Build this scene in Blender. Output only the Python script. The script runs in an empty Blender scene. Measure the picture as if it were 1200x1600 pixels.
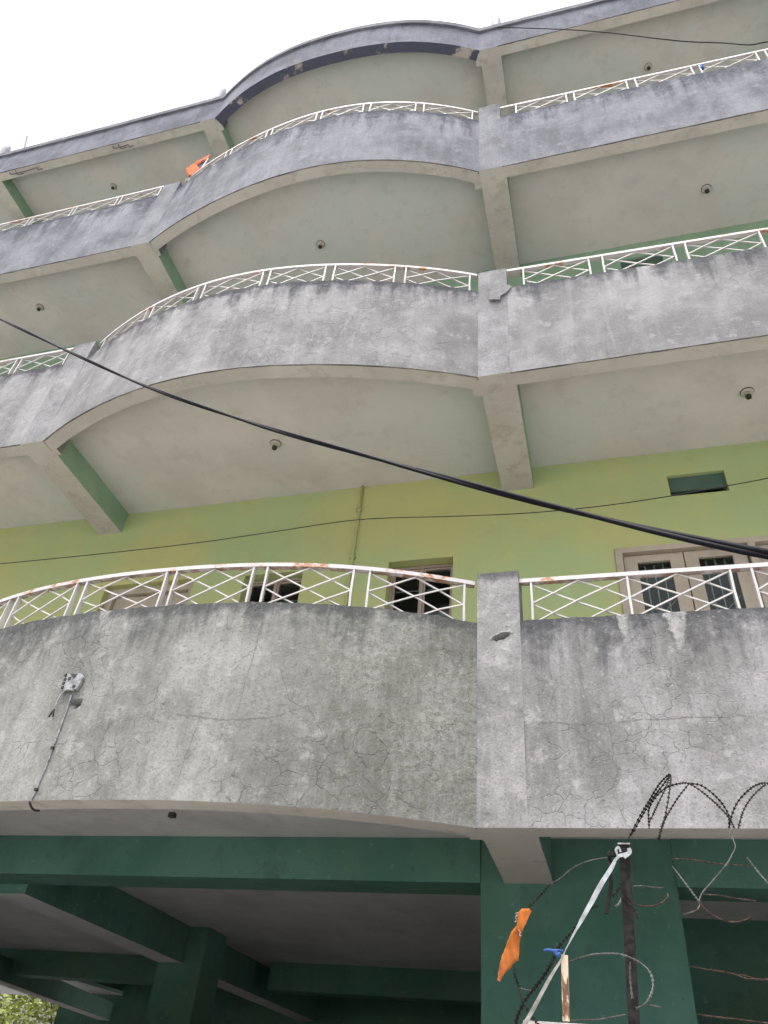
import bpy, bmesh, math, random
from mathutils import Vector, Matrix, noise as mnoise
R = math.radians
rnd = random.Random(7)
scene = bpy.context.scene
C = scene.collection

# ------------------------------------------------------------------ camera, sky, sun, exposure
cam = bpy.data.cameras.new('camera'); camo = bpy.data.objects.new('camera', cam); C.objects.link(camo)
cam.sensor_fit = 'VERTICAL'; cam.sensor_height = 36.0; cam.lens = 26.2807
cam.clip_start = 0.05; cam.clip_end = 2000
camo.matrix_world = Matrix([[0.9639, 0.101742, 0.246058, 0.584767], [0.253136, -0.636742, -0.728342, -3.542221], [0.082573, 0.764335, -0.63951, -1.125305], [0.0, 0.0, 0.0, 1.0]])
scene.camera = camo

SUN_EL, SUN_AZ = R(74), R(200)      # azimuth of the sun, clockwise from +Y
world = bpy.data.worlds.new('World'); scene.world = world; world.use_nodes = True
wn, wl = world.node_tree.nodes, world.node_tree.links
wn.clear()
sky = wn.new('ShaderNodeTexSky'); sky.sky_type = 'NISHITA'; sky.sun_disc = False
sky.sun_elevation = SUN_EL; sky.sun_rotation = SUN_AZ
sky.air_density = 1.0; sky.dust_density = 7.0; sky.ozone_density = 1.0
hs = wn.new('ShaderNodeHueSaturation'); hs.inputs['Saturation'].default_value = 0.35
bg = wn.new('ShaderNodeBackground'); bg.inputs['Strength'].default_value = 0.15
wo = wn.new('ShaderNodeOutputWorld')
wl.new(sky.outputs[0], hs.inputs['Color']); wl.new(hs.outputs[0], bg.inputs[0]); wl.new(bg.outputs[0], wo.inputs[0])
sun = bpy.data.lights.new('sun', 'SUN'); sun.energy = 0.9; sun.angle = R(45); sun.color = (1, .97, .93)
suno = bpy.data.objects.new('sun', sun); C.objects.link(suno)
sd = Vector((math.sin(SUN_AZ)*math.cos(SUN_EL), math.cos(SUN_AZ)*math.cos(SUN_EL), math.sin(SUN_EL)))
suno.rotation_euler = sd.to_track_quat('Z', 'Y').to_euler()
vs = scene.view_settings
vs.view_transform = 'Standard'; vs.look = 'None'; vs.gamma = 1.0; vs.use_curve_mapping = False; vs.exposure = 1.4
scene.cycles.max_bounces = 10; scene.cycles.diffuse_bounces = 6; scene.cycles.transparent_max_bounces = 12

# ------------------------------------------------------------------ materials
class NT:
    def __init__(s, name, rough=.85, spec=.3):
        s.m = bpy.data.materials.new(name); s.m.use_nodes = True
        s.t = s.m.node_tree; s.b = s.t.nodes['Principled BSDF']
        s.b.inputs['Roughness'].default_value = rough
        s.b.inputs['Specular IOR Level'].default_value = spec
        s.P = s.t.nodes.new('ShaderNodeTexCoord').outputs['Object']
    def put(s, sock, v):
        if hasattr(v, 'is_linked') or isinstance(v, bpy.types.NodeSocket): s.t.links.new(v, sock)
        elif isinstance(v, (tuple, list)) and sock.type == 'RGBA' and len(v) == 3: sock.default_value = (*v, 1)
        else: sock.default_value = v
    def math(s, op, a, b=0.0, clamp=False):
        n = s.t.nodes.new('ShaderNodeMath'); n.operation = op; n.use_clamp = clamp
        s.put(n.inputs[0], a); s.put(n.inputs[1], b); return n.outputs[0]
    def scale(s, v, sc):
        n = s.t.nodes.new('ShaderNodeMapping'); s.put(n.inputs['Vector'], v); n.inputs['Scale'].default_value = sc
        return n.outputs[0]
    def shift(s, v, d):
        n = s.t.nodes.new('ShaderNodeMapping'); s.put(n.inputs['Vector'], v); n.inputs['Location'].default_value = d
        return n.outputs[0]
    def noise(s, v, sc, det=4, ro=.55, dist=0, col=False):
        n = s.t.nodes.new('ShaderNodeTexNoise'); s.put(n.inputs['Vector'], v)
        n.inputs['Scale'].default_value = sc; n.inputs['Detail'].default_value = det
        n.inputs['Roughness'].default_value = ro; n.inputs['Distortion'].default_value = dist
        return n.outputs['Color' if col else 'Fac']
    def vor(s, v, sc, feat='DISTANCE_TO_EDGE'):
        n = s.t.nodes.new('ShaderNodeTexVoronoi'); n.feature = feat; s.put(n.inputs['Vector'], v)
        n.inputs['Scale'].default_value = sc; return n.outputs['Distance']
    def ramp(s, v, a, b, c=0., d=1.):
        n = s.t.nodes.new('ShaderNodeMapRange'); n.interpolation_type = 'SMOOTHSTEP'
        if a > b: a, b, c, d = b, a, d, c
        s.put(n.inputs['Value'], v)
        for k, x in zip(('From Min', 'From Max', 'To Min', 'To Max'), (a, b, c, d)): s.put(n.inputs[k], x)
        return n.outputs[0]
    def mix(s, f, a, b, mode='MIX'):
        n = s.t.nodes.new('ShaderNodeMix'); n.data_type = 'RGBA'; n.blend_type = mode
        s.put(n.inputs[0], f); s.put(n.inputs[6], a); s.put(n.inputs[7], b); return n.outputs[2]
    def vadd(s, a, b):
        n = s.t.nodes.new('ShaderNodeVectorMath'); n.operation = 'ADD'; s.put(n.inputs[0], a); s.put(n.inputs[1], b); return n.outputs[0]
    def vmul(s, a, k):
        n = s.t.nodes.new('ShaderNodeVectorMath'); n.operation = 'SCALE'; s.put(n.inputs[0], a); n.inputs[3].default_value = k; return n.outputs[0]
    def sep(s):
        n = s.t.nodes.new('ShaderNodeSeparateXYZ'); s.put(n.inputs[0], s.P); return n.outputs
    def bump(s, h, strength=.4, dist=.004):
        n = s.t.nodes.new('ShaderNodeBump'); s.put(n.inputs['Height'], h)
        n.inputs['Strength'].default_value = strength; n.inputs['Distance'].default_value = dist
        s.t.links.new(n.outputs[0], s.b.inputs['Normal'])
    def done(s, col): s.put(s.b.inputs['Base Color'], col); return s.m

def concrete(name, A, B, ztop, zbot, mold=(.06, .063, .067), topk=.8, toph=.34, crack=0., algae=0., drips=(), extra=None, streak=.45, lime=.3, off=0., coarse=1., dirt=1.):
    t = NT(name, .93, .2); P = t.shift(t.P, (off, off*.7, off*1.3)); x, y, z = t.sep()
    n1 = t.noise(P, 1.5, 6, .62)
    n2 = t.noise(t.scale(P, (7, 7, .75)), 1.0, 7, .62, .4)
    n2b = t.noise(t.scale(P, (22, 22, 2.2)), 1.0, 5, .6)
    n3 = t.noise(P, 9, 9, .72)
    n4 = t.noise(P, 70, 4, .7)
    n5 = t.noise(P, 26, 5, .7)
    A = tuple(c*.88 for c in A); B = tuple(c*1.13 for c in B)
    col = t.mix(t.ramp(n1, .38, .62), A, B)
    col = t.mix(t.math('MULTIPLY', t.ramp(n3, .5, .68), .38*dirt), col, tuple(c*.6 for c in A))
    col = t.mix(t.math('MULTIPLY', t.ramp(n3, .46, .34), lime*1.5), col, tuple(min(.75, c*1.45) for c in B))
    col = t.mix(t.math('MULTIPLY', t.ramp(n2, .5, .7), streak*.6), col, tuple(c*.5 for c in A))
    col = t.mix(t.math('MULTIPLY', t.ramp(n2, .47, .3), lime*.85), col, tuple(min(.75, c*1.35) for c in B))
    col = t.mix(t.math('MULTIPLY', t.ramp(n2b, .54, .72), streak*.5), col, tuple(c*.55 for c in A))
    nb_ = t.noise(t.scale(t.shift(P, (7, 3, 1)), (2.8, 2.8, 1.5)), 1, 6, .6, .5)
    col = t.mix(t.math('MULTIPLY', t.ramp(nb_, .5, .68), .22), col, tuple(c*.66 for c in A))
    col = t.mix(t.math('MULTIPLY', t.ramp(nb_, .49, .32), .36), col, tuple(c*1.2 for c in B))
    n2w = t.noise(t.scale(t.shift(P, (4, 2, 9)), (3.2, 3.2, .5)), 1, 6, .6, .5)
    col = t.mix(t.math('MULTIPLY', t.ramp(n2w, .47, .34), lime*.9), col, tuple(min(.6, c*1.3) for c in B))
    col = t.mix(t.math('MULTIPLY', t.ramp(n2w, .53, .68), streak*.45), col, tuple(c*.6 for c in A))
    if algae:
        am = t.math('MULTIPLY', t.ramp(t.math('ADD', x, t.math('MULTIPLY', n1, 1.2)), -.6, .1), t.math('MULTIPLY', t.ramp(n5, .38, .6, .25, 1), t.ramp(t.noise(P, 120, 3, .6), .35, .6, .4, 1)))
        am = t.math('MULTIPLY', am, t.ramp(x, .03, -.03))
        col = t.mix(t.math('MULTIPLY', am, algae), col, (.105, .108, .08))
    # mould grown in from the top edge and run down in streaks
    zz = t.math('ADD', z, t.math('ADD', t.math('MULTIPLY', t.math('SUBTRACT', n2, .5), toph*4.2), t.math('MULTIPLY', t.math('SUBTRACT', n3, .5), toph*1.6)))
    tm = t.ramp(zz, ztop-toph, ztop+.05)
    tm = t.math('MULTIPLY', tm, t.ramp(n5, .25, .62, .45, 1.))
    col = t.mix(t.math('MULTIPLY', tm, topk), col, mold)
    em = t.ramp(t.math('ADD', z, t.math('MULTIPLY', t.math('SUBTRACT', n3, .5), .22)), ztop-.085, ztop-.02)
    col = t.mix(t.math('MULTIPLY', em, topk*.75), col, tuple(c*.8 for c in mold))
    # bare patches scoured light
    for (x0, z0, z1, w) in drips:
        f = t.math('DIVIDE', t.math('SUBTRACT', z, z1), z0-z1)
        xd = t.math('ABSOLUTE', t.math('ADD', t.math('SUBTRACT', x, x0), t.math('MULTIPLY', t.math('SUBTRACT', n5, .5), w*1.6)))
        ww = t.math('MULTIPLY', t.math('ADD', f, .12), w)
        m = t.ramp(t.math('SUBTRACT', ww, xd), -.008, .012)
        m = t.math('MULTIPLY', t.math('MULTIPLY', m, t.ramp(f, 0, .06)), t.ramp(n5, .3, .55, .3, .95))
        m = t.math('MULTIPLY', m, t.ramp(n3, .35, .55, .4, 1))
        m = t.math('MULTIPLY', m, t.ramp(z, z0+.03, z0+.02))
        col = t.mix(m, col, (.33, .32, .32))
    ng = t.noise(t.scale(P, (46, 46, 13)), 1, 5, .7)
    col = t.mix(t.math('MULTIPLY', t.ramp(ng, .53, .7), .28*dirt), col, tuple(c*.5 for c in A))
    col = t.mix(t.math('MULTIPLY', t.ramp(ng, .46, .32), .2*dirt), col, tuple(min(.6, c*1.35) for c in B))
    # pits and grain
    col = t.mix(t.math('MULTIPLY', t.ramp(n4, .52, .66), .42*coarse*dirt), col, tuple(c*.42 for c in A))
    col = t.mix(t.math('MULTIPLY', t.ramp(t.noise(P, 42, 2, .5), .66, .74), .25*coarse), col, tuple(min(.7, c*1.6) for c in B))
    h = t.math('ADD', t.math('MULTIPLY', n4, .5), t.math('MULTIPLY', n5, 1.0))
    if crack:
        wv = t.vadd(P, t.vmul(t.noise(P, 4, 4, .6, col=True), .2))
        d = t.vor(t.scale(wv, (1, 1, 1.15)), 8.5)
        msk = t.math('MULTIPLY', t.ramp(t.noise(t.shift(P, (3, 1, 5)), 1.3, 4, .6), .47, .6), t.ramp(n3, .38, .55, .3, 1))
        cr = t.math('MULTIPLY', t.math('MULTIPLY', t.ramp(d, .024, .004), t.ramp(n5, .33, .48)), msk)
        col = t.mix(t.math('MULTIPLY', cr, crack), col, (.1, .1, .1))
        d2 = t.vor(wv, 17)
        cr2 = t.math('MULTIPLY', t.math('MULTIPLY', t.ramp(d2, .03, .008), msk), t.ramp(n1, .5, .62))
        col = t.mix(t.math('MULTIPLY', cr2, crack*.5), col, (.13, .13, .13))
        h = t.math('SUBTRACT', h, t.math('MULTIPLY', cr, 1.0))
    if extra: col = extra(t, col, x, y, z, n3, n5)
    t.bump(h, .75*coarse, .008)
    return t.done(col)

def paint(name, A, B, rough=.8, sc=1.6, stain=(.2, .2, .15), sk=.15, spec=.25, bump=.25, tint=None, scuff=.2):
    t = NT(name, rough, spec)
    n1 = t.noise(t.P, sc, 5, .6); n2 = t.noise(t.P, 6, 6, .65); n3 = t.noise(t.P, 90, 3, .6)
    n4 = t.noise(t.scale(t.P, (6, 6, .8)), 1, 5, .6)
    col = t.mix(t.ramp(n1, .38, .62), A, B)
    if tint: col = t.mix(t.ramp(t.noise(t.shift(t.P, (5, 1, 2)), .75, 4, .55), .42, .6), col, tint)
    col = t.mix(t.math('MULTIPLY', t.ramp(n2, .53, .68), sk), col, stain)
    nl = t.noise(t.P, 2.4, 7, .68, .8)
    ring = t.math('MULTIPLY', t.ramp(t.math('ABSOLUTE', t.math('SUBTRACT', nl, .56)), .012, .0), t.ramp(t.noise(t.P, .9, 2, .5), .52, .6))
    col = t.mix(t.math('MULTIPLY', ring, sk*1.2), col, stain)
    ns = t.noise(t.P, 16, 6, .72)
    col = t.mix(t.math('MULTIPLY', t.ramp(ns, .6, .7), scuff), col, tuple(min(.7, c*1.7+.03) for c in B))
    col = t.mix(t.math('MULTIPLY', t.ramp(ns, .4, .32), scuff), col, tuple(c*.55 for c in A))
    col = t.mix(t.math('MULTIPLY', t.ramp(n4, .55, .75), sk*.8), col, stain)
    t.bump(t.math('ADD', n3, t.math('MULTIPLY', n2, 1.5)), bump, .003)
    return t.done(col)

def plain(name, col, rough=.7, spec=.3, var=.25, sc=30, metal=0.):
    t = NT(name, rough, spec)
    n = t.noise(t.P, sc, 4, .6)
    t.b.inputs['Metallic'].default_value = metal
    return t.done(t.mix(t.ramp(n, .35, .65), tuple(c*(1-var) for c in col), tuple(min(1, c*(1+var)) for c in col)))

def crack_lines(lines, dark=(.12, .115, .11), k=.75):
    # hairline cracks: polylines in the plane of the wall (x, z)
    def f(t, col, x, y, z, n3, n5):
        for (pts, w) in lines:
            for (x0, z0), (x1, z1) in zip(pts, pts[1:]):
                horiz = abs(x1-x0) > abs(z1-z0)
                a, b = (x, z) if horiz else (z, x)
                a0, b0, a1, b1 = (x0, z0, x1, z1) if horiz else (z0, x0, z1, x1)
                if a0 > a1: a0, b0, a1, b1 = a1, b1, a0, b0
                line = t.math('ADD', t.math('MULTIPLY', t.math('SUBTRACT', a, a0), (b1-b0)/(a1-a0)), b0)
                dd = t.math('ABSOLUTE', t.math('ADD', t.math('SUBTRACT', b, line), t.math('MULTIPLY', t.math('SUBTRACT', n3, .5), w*9)))
                m = t.math('MULTIPLY', t.ramp(dd, w, w*.35), t.math('MULTIPLY', t.math('GREATER_THAN', a, a0), t.math('LESS_THAN', a, a1)))
                m = t.math('MULTIPLY', m, t.ramp(n5, .32, .5))
                col = t.mix(t.math('MULTIPLY', m, k), col, dark)
        return col
    return f

M = {}
H = 3.2
ZB = [0.0, 3.2, 6.4, 9.69]              # underside of each balcony's edge
ZT = [1.10, 4.29, 7.58, 10.42]          # top of each parapet
POSTZ = [1.43, 4.56, 7.92, 10.55]
drip1 = [(1.03, 1.09, .86, .05), (.77, 1.10, .93, .03)]
M['c0b'] = concrete('weathered_plaster_low_curve', (.178, .18, .17), (.23, .233, .22), 1.09, 0, crack=.55, algae=.7, topk=.75, toph=.25, drips=[(-2.12, 1.09, .98, .035)],
                    extra=crack_lines([([(-1.47, .43), (-1.2, .40), (-.98, .42), (-.8, .5), (-.72, .36)], .006), ([(-.98, .7), (-.9, .52), (-.78, .47)], .004), ([(-1.12, .98), (-1.15, .44)], .0035), ([(-1.34, .42), (-1.37, .1)], .0035)]))
M['c0r'] = concrete('weathered_plaster_low_straight', (.195, .19, .191), (.25, .245, .249), 1.10, 0, crack=.05, topk=.85, toph=.33, drips=drip1, off=11,
                    extra=crack_lines([([(.32, .50), (.62, .485), (.85, .5), (1.25, .5)], .006), ([(.50, .83), (.545, .62), (.56, .5)], .0028), ([(.56, .5), (.60, .25), (.66, .02)], .002)]))
M['c0p'] = concrete('weathered_plaster_low_post', (.193, .188, .19), (.245, .24, .243), 1.44, 0, topk=.85, toph=.1, off=21, streak=.3)
M['c1'] = concrete('weathered_plaster_middle', (.197, .195, .198), (.245, .243, .248), 4.29, 3.2, crack=.12, topk=.95, toph=.26, off=5, mold=(.055, .058, .07), streak=.2, dirt=.5)
M['c1p'] = concrete('weathered_plaster_middle_post', (.2, .2, .205), (.25, .25, .256), 4.62, 3.2, topk=.4, toph=.2, off=31, streak=.3)
M['c2'] = concrete('weathered_plaster_high_sky_tinted', (.138, .143, .164), (.18, .186, .21), 7.58, 6.4, topk=.95, toph=.4, off=17, mold=(.05, .055, .078), streak=.3, dirt=.75)  # weathered plaster with the sky's blue cast painted into its colour
M['c2p'] = concrete('weathered_plaster_high_post_sky_tinted', (.15, .154, .17), (.185, .19, .21), 7.96, 6.4, topk=.6, toph=.25, off=41, streak=.35)  # post plaster carries the same painted-in sky blue
M['c3'] = concrete('weathered_plaster_roof_sky_tinted', (.102, .108, .136), (.142, .148, .182), 10.42, 9.69, topk=.8, toph=.2, off=23, mold=(.05, .053, .075), streak=.5, lime=.25)  # blue light of the sky mixed into the weathered base colour
M['cap'] = concrete('weathered_plaster_roof_rim_sky_tinted', (.12, .125, .15), (.16, .165, .19), 11, 9.6, topk=.1, off=27)  # rim colour also holds the sky's blue
M['soffit'] = paint('soffit_cream_paint', (.40, .37, .335), (.46, .43, .39), sk=.35, stain=(.24, .2, .16))
M['ceil'] = paint('ceiling_whitewash', (.51, .47, .445), (.575, .535, .505), sk=.28, stain=(.38, .35, .31), tint=(.505, .515, .485), scuff=.14)
M['ceil_low'] = paint('ceiling_whitewash_ground_floor', (.48, .465, .47), (.56, .545, .545), sk=.2, stain=(.25, .24, .2))
M['green'] = paint('beam_side_green_paint', (.21, .33, .225), (.25, .37, .255), sk=.2, stain=(.2, .3, .16))
M['wall'] = paint('wall_lime_paint', (.335, .415, .20), (.42, .42, .175), sk=.2, stain=(.33, .31, .17), sc=.7, scuff=.12)
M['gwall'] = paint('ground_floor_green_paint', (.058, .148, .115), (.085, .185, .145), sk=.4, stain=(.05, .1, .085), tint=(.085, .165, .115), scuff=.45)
M['white'] = paint('railing_white_paint', (.43, .41, .405), (.49, .47, .46), rough=.5, sk=.1, stain=(.5, .42, .34), sc=6, spec=.4, bump=.05)
def rusty(k=1.):
    t = NT('handrail_white_paint_rusting', .55, .4)
    n1 = t.noise(t.P, 3.2, 6, .65); n2 = t.noise(t.scale(t.P, (14, 14, 30)), 1, 6, .7)
    c = t.mix(t.ramp(n2, .35, .7), (.45, .425, .43), (.52, .5, .5))
    c = t.mix(t.math('MULTIPLY', t.ramp(t.math('ADD', n1, (k-1)*.08), .5, .58), t.ramp(n2, .42, .54)), c, (.33, .15, .055))
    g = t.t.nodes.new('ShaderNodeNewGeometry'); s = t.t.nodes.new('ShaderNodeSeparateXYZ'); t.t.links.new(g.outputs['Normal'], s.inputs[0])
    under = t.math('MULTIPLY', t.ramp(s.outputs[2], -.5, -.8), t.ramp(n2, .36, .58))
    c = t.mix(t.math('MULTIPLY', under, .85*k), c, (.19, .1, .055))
    return t.done(c)
M['rail'] = rusty(); M['rail_clean'] = rusty(.35)
M['dark_lip'] = concrete('dark_drip_edge', (.09, .085, .08), (.2, .18, .16), 99, -9, topk=0, streak=.5)  # darker strip along the lower front edge of the upper parapets
M['bitumen'] = None
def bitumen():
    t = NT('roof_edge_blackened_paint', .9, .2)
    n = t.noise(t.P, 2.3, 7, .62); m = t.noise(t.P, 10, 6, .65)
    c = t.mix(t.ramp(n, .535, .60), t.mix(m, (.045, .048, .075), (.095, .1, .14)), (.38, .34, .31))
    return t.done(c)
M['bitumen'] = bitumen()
M['wood'] = paint('door_cream_paint', (.34, .29, .225), (.4, .345, .275), rough=.55, sk=.2, stain=(.32, .26, .19), sc=4, spec=.35)
M['woodpink'] = paint('window_frame_faded_paint', (.3, .235, .195), (.34, .275, .23), rough=.6, sk=.2, stain=(.3, .22, .17), sc=4)
M['grille'] = plain('window_grille_grey_paint', (.40, .42, .40), .6)
M['vent'] = paint('ventilator_board_dark_green', (.06, .11, .085), (.075, .125, .095), sk=.3, stain=(.05, .08, .06))
M['dark'] = plain('unlit_inside', (.03, .035, .035), .9)
def glass():
    m = bpy.data.materials.new('window_glass'); m.use_nodes = True; t = m.node_tree; t.nodes.clear()
    o = t.nodes.new('ShaderNodeOutputMaterial'); mx = t.nodes.new('ShaderNodeMixShader'); fr = t.nodes.new('ShaderNodeFresnel'); fr.inputs[0].default_value = 1.3
    a = t.nodes.new('ShaderNodeBsdfTransparent'); a.inputs[0].default_value = (.72, .78, .76, 1); b = t.nodes.new('ShaderNodeBsdfGlossy'); b.inputs['Roughness'].default_value = .06
    t.links.new(fr.outputs[0], mx.inputs[0]); t.links.new(a.outputs[0], mx.inputs[1]); t.links.new(b.outputs[0], mx.inputs[2]); t.links.new(mx.outputs[0], o.inputs[0])
    return m
M['glass'] = glass()
M['cable'] = plain('black_cable_sheath', (.006, .006, .009), .5, .05, .3, 60)
M['wire'] = plain('thin_wire_black', (.015, .014, .013), .7, .15)
M['steel'] = plain('rusty_dark_angle_iron', (.016, .0145, .014), .8, .15, .5, 40)
M['razor'] = plain('rusting_razor_wire', (.014, .011, .0095), .8, .1, .5, 45, .1)
M['razor_grey'] = plain('galvanised_razor_wire', (.075, .073, .068), .65, .25, .35, 30, .2)
M['razor_rust'] = plain('red_rusted_razor_wire', (.05, .032, .025), .8, .2, .5, 45)
M['orange'] = paint('orange_cloth', (.33, .10, .022), (.42, .135, .03), .9, 12, (.2, .07, .03), .6, .1, .4)
M['orange2'] = plain('orange_cloth_faded', (.5, .15, .06), .85, .1, .15, 14)
M['strip'] = plain('white_cloth_strip', (.27, .285, .295), .85, .1, .2, 25); M['strip_low'] = plain('soiled_cloth_strip', (.19, .18, .16), .9, .1, .25, 25)
M['blue'] = plain('blue_string', (.03, .075, .23), .7, .2, .3, 40)
M['purple'] = plain('dark_violet_cloth', (.14, .1, .16), .85)
M['ceramic'] = plain('lamp_holder_plastic', (.42, .40, .34), .5, .4, .12)
M['socket'] = plain('lamp_socket_bakelite', (.02, .018, .012), .4, .5)
M['boxmetal'] = plain('bracket_galvanised_plate', (.24, .245, .255), .6, .4, .3, 40, .1)
M['insul'] = plain('roof_insulator_white', (.30, .305, .345), .6, .3, .15)
M['rod'] = plain('rusted_bar', (.16, .13, .14), .8)
def peel():
    t = NT('peeling_painted_wood', .8, .2)
    n = t.noise(t.scale(t.P, (30, 30, 7)), 1, 6, .65)
    return t.done(t.mix(t.ramp(n, .5, .57), (.56, .46, .34), (.14, .075, .045)))
M['peel'] = peel()
M['capwall'] = concrete('boundary_wall_plaster', (.38, .36, .33), (.5, .48, .45), 5, -3, topk=0, off=51)
def groundm():
    t = NT('dusty_concrete_ground', .95, .2)
    n = t.noise(t.P, .35, 8, .6); n2 = t.noise(t.P, 6, 6, .7)
    t.bump(n2, .3, .01)
    return t.done(t.mix(t.ramp(n, .35, .65), (.31, .305, .295), t.mix(n2, (.37, .365, .355), (.44, .435, .425))))
M['ground'] = groundm()

# ------------------------------------------------------------------ mesh helpers
class MB:
    def __init__(s): s.v = []; s.f = []; s.mi = []; s.smooth = False
    def quad(s, a, b, c, d, mi=0):
        i = len(s.v); s.v += [tuple(a), tuple(b), tuple(c), tuple(d)]; s.f.append((i, i+1, i+2, i+3)); s.mi.append(mi)
    def poly(s, pts, mi=0):
        i = len(s.v); s.v += [tuple(p) for p in pts]; s.f.append(tuple(range(i, i+len(pts)))); s.mi.append(mi)
    def box(s, x0, x1, y0, y1, z0, z1, mi=0, mib=None):
        i = len(s.v)
        s.v += [(x0, y0, z0), (x1, y0, z0), (x1, y1, z0), (x0, y1, z0), (x0, y0, z1), (x1, y0, z1), (x1, y1, z1), (x0, y1, z1)]
        for k, q in enumerate(((0, 3, 2, 1), (4, 5, 6, 7), (0, 1, 5, 4), (1, 2, 6, 5), (2, 3, 7, 6), (3, 0, 4, 7))):
            s.f.append(tuple(i+j for j in q)); s.mi.append(mib if (k == 0 and mib is not None) else mi)
    def sweep(s, path, prof, mi=0, up=Vector((0, 0, 1)), cap=True, closed=False, twist=None):
        # sweep a closed profile [(side, up)] along a path of Vectors
        n = len(path); m = len(prof); base = len(s.v)
        for k, p in enumerate(path):
            p = Vector(p)
            a = Vector(path[(k-1) % n] if (k > 0 or closed) else path[k]); b = Vector(path[(k+1) % n] if (k < n-1 or closed) else path[k])
            t = (b-a)
            if t.length < 1e-9: t = Vector((1, 0, 0))
            t.normalize(); u = up - t*up.dot(t)
            if u.length < 1e-3: u = Vector((0, 1, 0)) - t*t.y
            u.normalize(); w = t.cross(u)
            if twist: 
                an = twist(k); u, w = u*math.cos(an)+w*math.sin(an), w*math.cos(an)-u*math.sin(an)
            for (c, d) in prof: s.v.append(tuple(p + w*c + u*d))
        for k in range(n-1 if not closed else n):
            k2 = (k+1) % n
            for j in range(m):
                s.f.append((base+k*m+j, base+k2*m+j, base+k2*m+(j+1) % m, base+k*m+(j+1) % m)); s.mi.append(mi)
        if cap and not closed:
            s.f.append(tuple(base+j for j in range(m))); s.mi.append(mi)
            s.f.append(tuple(base+(n-1)*m+j for j in reversed(range(m)))); s.mi.append(mi)
    def tube(s, path, r, n=6, mi=0, **k): s.sweep(path, [(r*math.cos(2*math.pi*j/n), r*math.sin(2*math.pi*j/n)) for j in range(n)], mi, **k)
    def bar(s, path, w, h, mi=0, **k): s.sweep(path, [(-w/2, -h/2), (w/2, -h/2), (w/2, h/2), (-w/2, h/2)], mi, **k)
    def lathe(s, prof, c=(0, 0, 0), n=16, mi=0):
        base = len(s.v); m = len(prof)
        for (r, z) in prof:
            for j in range(n):
                a = 2*math.pi*j/n; s.v.append((c[0]+r*math.cos(a), c[1]+r*math.sin(a), c[2]+z))
        for k in range(m-1):
            for j in range(n):
                s.f.append((base+k*n+j, base+k*n+(j+1) % n, base+(k+1)*n+(j+1) % n, base+(k+1)*n+j)); s.mi.append(mi)
        s.f.append(tuple(base+j for j in reversed(range(n)))); s.mi.append(mi)
        s.f.append(tuple(base+(m-1)*n+j for j in range(n))); s.mi.append(mi)
    def mesh(s, name, *mats):
        me = bpy.data.meshes.new(name); me.from_pydata(s.v, [], s.f)
        for m in mats: me.materials.append(m)
        me.polygons.foreach_set('material_index', s.mi)
        bm = bmesh.new(); bm.from_mesh(me); bmesh.ops.remove_doubles(bm, verts=bm.verts, dist=1e-5); bmesh.ops.recalc_face_normals(bm, faces=bm.faces)
        if s.smooth:
            for f in bm.faces: f.smooth = True
        bm.to_mesh(me); bm.free(); me.update()
        return me
    def build(s, name, mats, parent=None, smooth=False):
        s.smooth = smooth
        if not isinstance(mats, (list, tuple)): mats = [mats]
        o = bpy.data.objects.new(name, s.mesh(name, *mats)); C.objects.link(o)
        if parent is not None:
            o.parent = parent
            if parent.matrix_basis != Matrix(): o.matrix_parent_inverse = Matrix.Translation(-parent_origin(parent))
        return o
def parent_origin(p):
    v = Vector((0, 0, 0))
    while p is not None: v = v + p.location; p = p.parent
    return v
def tag(o, label=None, cat=None, group=None, kind=None):
    for k, v in (('label', label), ('category', cat), ('group', group), ('kind', kind)):
        if v: o[k] = v
    return o
def thing(name, label, cat, loc=(0, 0, 0), group=None):
    o = bpy.data.objects.new(name, None); C.objects.link(o); o.location = loc; o.empty_display_size = .1
    return tag(o, label, cat, group)
def spline(pts, n=8):
    pts = [Vector(p) for p in pts]; out = []
    for i in range(len(pts)-1):
        p0 = pts[max(i-1, 0)]; p1 = pts[i]; p2 = pts[i+1]; p3 = pts[min(i+2, len(pts)-1)]
        for k in range(n):
            t = k/n
            out.append(.5*((2*p1)+(p2-p0)*t+(2*p0-5*p1+4*p2-p3)*t*t+(3*p1-p0-3*p2+p3)*t**3))
    out.append(pts[-1]); return out

# ------------------------------------------------------------------ ground
GZ = -2.72
g = MB(); g.quad((-400, -400, GZ), (400, -400, GZ), (400, 400, GZ), (-400, 400, GZ))
tag(g.build('ground', M['ground']), 'pale dusty concrete ground around the building', None, None, 'structure')
g = MB(); g.quad((-22, -.5, GZ+.004), (14, -.5, GZ+.004), (14, 11, GZ+.004), (-22, 11, GZ+.004))  # unseen ground added to tone the light bounced under the balconies
tag(g.build('yard', plain('yard_bounce_tone', (.26, .25, .235), .95, .1, .35, 3)), 'unseen yard ground added inside the boundary wall to control bounced light', None, None, 'structure')

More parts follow.
